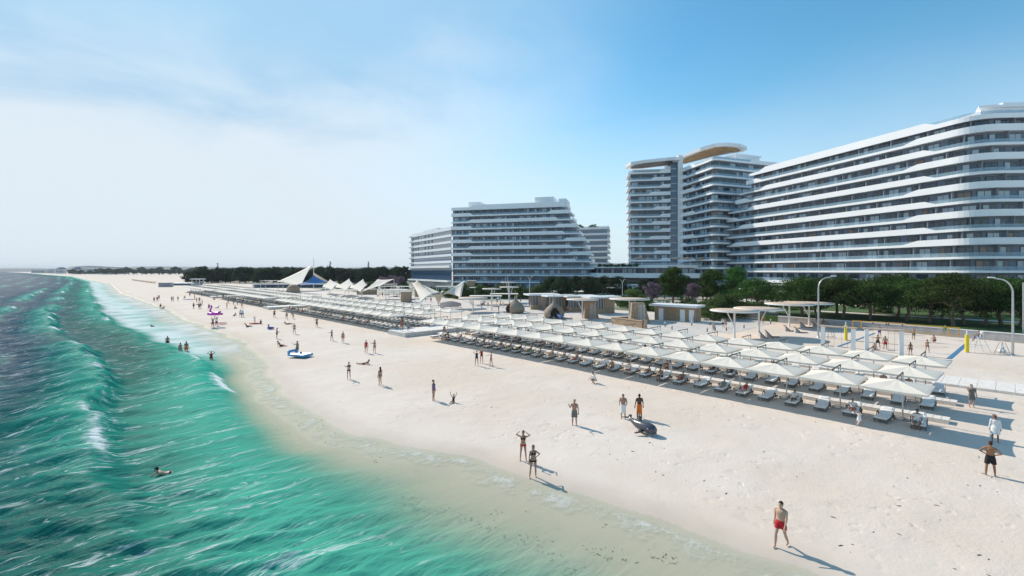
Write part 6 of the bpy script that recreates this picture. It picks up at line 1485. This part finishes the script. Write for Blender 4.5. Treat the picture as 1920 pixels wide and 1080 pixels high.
b_ = MB(); b_.tube([(.95*math.cos(t), .7*math.sin(t), .25) for t in [k/24*2*math.pi for k in range(25)]], .27, 10, 0, False); b_.build('ring', M['pinkvinyl'], r_)
b_ = MB(); b_.tube([(-.55, 0, .3), (-.75, 0, .8), (-.6, 0, 1.25), (-.42, 0, 1.55), (-.6, 0, 1.75), (-.85, 0, 1.68)], [.2, .16, .14, .14, .17, .10], 10); b_.build('neck', M['pinkvinyl'], r_)
b_ = MB(); b_.tube([(-.85, 0, 1.68), (-1.0, 0, 1.55), (-1.0, 0, 1.42)], [.09, .07, .02], 8); b_.build('beak', M['dark'], r_)
b_ = MB(); b_.tube([(.8, 0, .4), (1.15, 0, .62), (1.3, 0, .8)], [.22, .16, .03], 8); b_.build('tail', M['pinkvinyl'], r_)
x, y = G(412, 605); b_ = MB(); b_.tube([(.42*math.cos(t), .42*math.sin(t), 0) for t in [k/20*2*math.pi for k in range(21)]], .17, 8, 0, False); o = b_.build('black_ring', M['c_black'], None, (x, y, 1.72)); tag(o, 'dark swim ring held up right of the flamingo', 'swim ring')
M['mattress'] = mat('light_blue_vinyl', (.10, .33, .58), .3, spec=.6); x, y = G(562, 667); r_ = empty('air_mattress', (x, y, 0), .45, 'light blue inflatable mattress with raised end under a child', 'inflatable')
b_ = MB()
for k in range(5): b_.tube([(-.48+.24*k, -1.2, .14), (-.48+.24*k, 1.0, .14)], .135, 8)
b_.build('mattress_body', M['mattress'], r_); b_ = MB(); b_.tube([(-.6, 1.05, .2), (-.5, 1.3, .5), (.5, 1.3, .5), (.6, 1.05, .2)], .17, 8); b_.build('headrest', M['mattress'], r_)
b_ = MB(); b_.tube([(-.66, -1.3, .15), (-.66, 1.1, .15)], .16, 8); b_.tube([(.66, -1.3, .15), (.66, 1.1, .15)], .16, 8); b_.tube([(-.66, -1.3, .15), (.66, -1.3, .15)], .16, 8); b_.build('rim', M['mattress'], r_)
def board(px, py, L_, w, rz, m_, label, z=.12):
    x, y = G(px, py); mb = MB(); n = 20; ring = [(w/2*math.sin(t)*(1-.25*max(0, math.cos(t))**2), L_/2*math.cos(t)) for t in [k/n*2*math.pi for k in range(n)]]
    mb.prism(ring, .0, .1); mb.prism([(a*.9, b_*.97) for a, b_ in ring], .1, .13); tag(mb.build('float_board', M[m_], None, (x, y, z-.1), rz), label, 'board')
board(355, 561.5, 4.2, 1.5, 1.0, 'mattress', 'light blue board on the far sand left of the crowd'); board(478, 607, 2.1, .8, 1.0, 'c_red', 'red board under a standing child'); board(410, 606.5, 3.2, .7, .9, 'c_pink', 'pale red board on the sand behind the flamingo carriers'); board(371, 571, 2, .8, .5, 'mattress', 'small blue board in the crowd')
x, y = G(507.5, 616.5); r_ = empty('inflatable_toy', (x, y, 0), -YAW, 'small dark blue inflatable swan on the sand', 'inflatable'); b_ = MB(); b_.tube([(.42*math.cos(t), .34*math.sin(t), .16) for t in [k/20*2*math.pi for k in range(21)]], .17, 8, 0, False); b_.build('ring', M['c_blue'], r_)
b_ = MB(); b_.tube([(-.3, 0, .25), (-.42, 0, .6), (-.3, 0, .78), (-.5, 0, .74)], [.13, .10, .11, .05], 8); b_.build('neck', M['c_blue'], r_)

# ------------------------------------------------------------------ debris, weed
M['weed'] = mat('sea_grass', (.15, .14, .08), .9, noise=.4, nscale=5); M['twig'] = mat('driftwood', (.20, .17, .13), .9, noise=.4, nscale=5)
def litter(name, spots, m_, label, lo, hi, under=False, kind='stuff'):
    mb = MB(); r = random.Random(5)
    for px, py, n, sp, in spots:
        x0, y0 = G(px, py, -.3 if under else 0)
        for _ in range(n):
            x, y = x0+r.gauss(0, sp), y0+r.gauss(0, sp); z = float(sand_z(np.array([x]), np.array([y]))[0])+.012; a = r.uniform(0, 6.28); L_ = r.uniform(lo, hi); b2 = a+r.uniform(-.8, .8)
            p0 = Vector((x, y, z)); p1 = p0+Vector((math.cos(a), math.sin(a), .08))*L_*.5; p2 = p1+Vector((math.cos(b2), math.sin(b2), -.05))*L_*.5; mb.tube([p0, p1, p2], [L_*.05, L_*.09, L_*.02], 5)
    tag(mb.build(name, M[m_]), label, name.replace('_', ' '), None, kind)
weed = [(755, 928, 40, .28), (775, 935, 34, .25), (795, 942, 18, .2), (815, 946, 14, .18), (835, 944, 12, .2), (862, 958, 14, .2), (885, 966, 14, .18), (895, 976, 10, .15), (920, 977, 14, .25), (943, 990, 8, .15), (985, 1000, 18, .28), (1020, 1010, 12, .2), (1037, 1030, 10, .15), (1068, 1060, 26, .28), (1110, 1024, 10, .18), (1140, 1026, 14, .22), (1146, 1036, 8, .12), (1175, 1035, 12, .18), (1225, 1037, 8, .15), (1242, 1039, 12, .18), (1268, 1046, 10, .18), (925, 955, 10, .2), (835, 1018, 6, .2), (880, 1037, 8, .3), (657, 1025, 5, .15), (672, 1040, 5, .12), (690, 860, 10, .4), (707, 885, 8, .2), (570, 795, 30, .9), (610, 820, 14, .6), (1135, 980, 5, .1), (990, 955, 4, .1), (465, 1065, 30, 1.2), (440, 1040, 26, 1.0), (520, 1050, 20, .8)]
weed = [(a, b_, max(3, int(n*.7)), s_) for a, b_, n, s_ in weed]
litter('sea_grass', weed, 'weed', 'brown clumps of sea grass on the sand below the clear shallows', .05, .19, True)
rr_ = random.Random(9); sp = [(rr_.uniform(560, 1900), rr_.uniform(700, 1070), rr_.randint(1, 2), .25) for _ in range(150)]
sp = [q for q in sp if q[1] < 1100 and (G(q[0], q[1])[0] > 21) and G(q[0], q[1])[0] < 37]+[(1229, 712, 14, .5), (1258, 716, 10, .4), (1110, 690, 8, .4)]
litter('driftwood_bits', sp, 'twig', 'scattered twigs and dry weed bits on the sand', .05, .22)
# ------------------------------------------------------------------ air
hz_ = MB().box((0, 4000, 28), (36000, 30000, 76)); m = bpy.data.materials.new('haze'); m.use_nodes = True; nt = m.node_tree; nt.nodes.clear()
pv = nt.nodes.new('ShaderNodeVolumePrincipled'); pv.inputs['Density'].default_value = .00008; pv.inputs['Color'].default_value = (.86, .92, 1, 1); pv.inputs['Anisotropy'].default_value = .0
oo = nt.nodes.new('ShaderNodeOutputMaterial'); nt.links.new(pv.outputs[0], oo.inputs['Volume'])
tag(hz_.build('haze', m), kind='stuff')
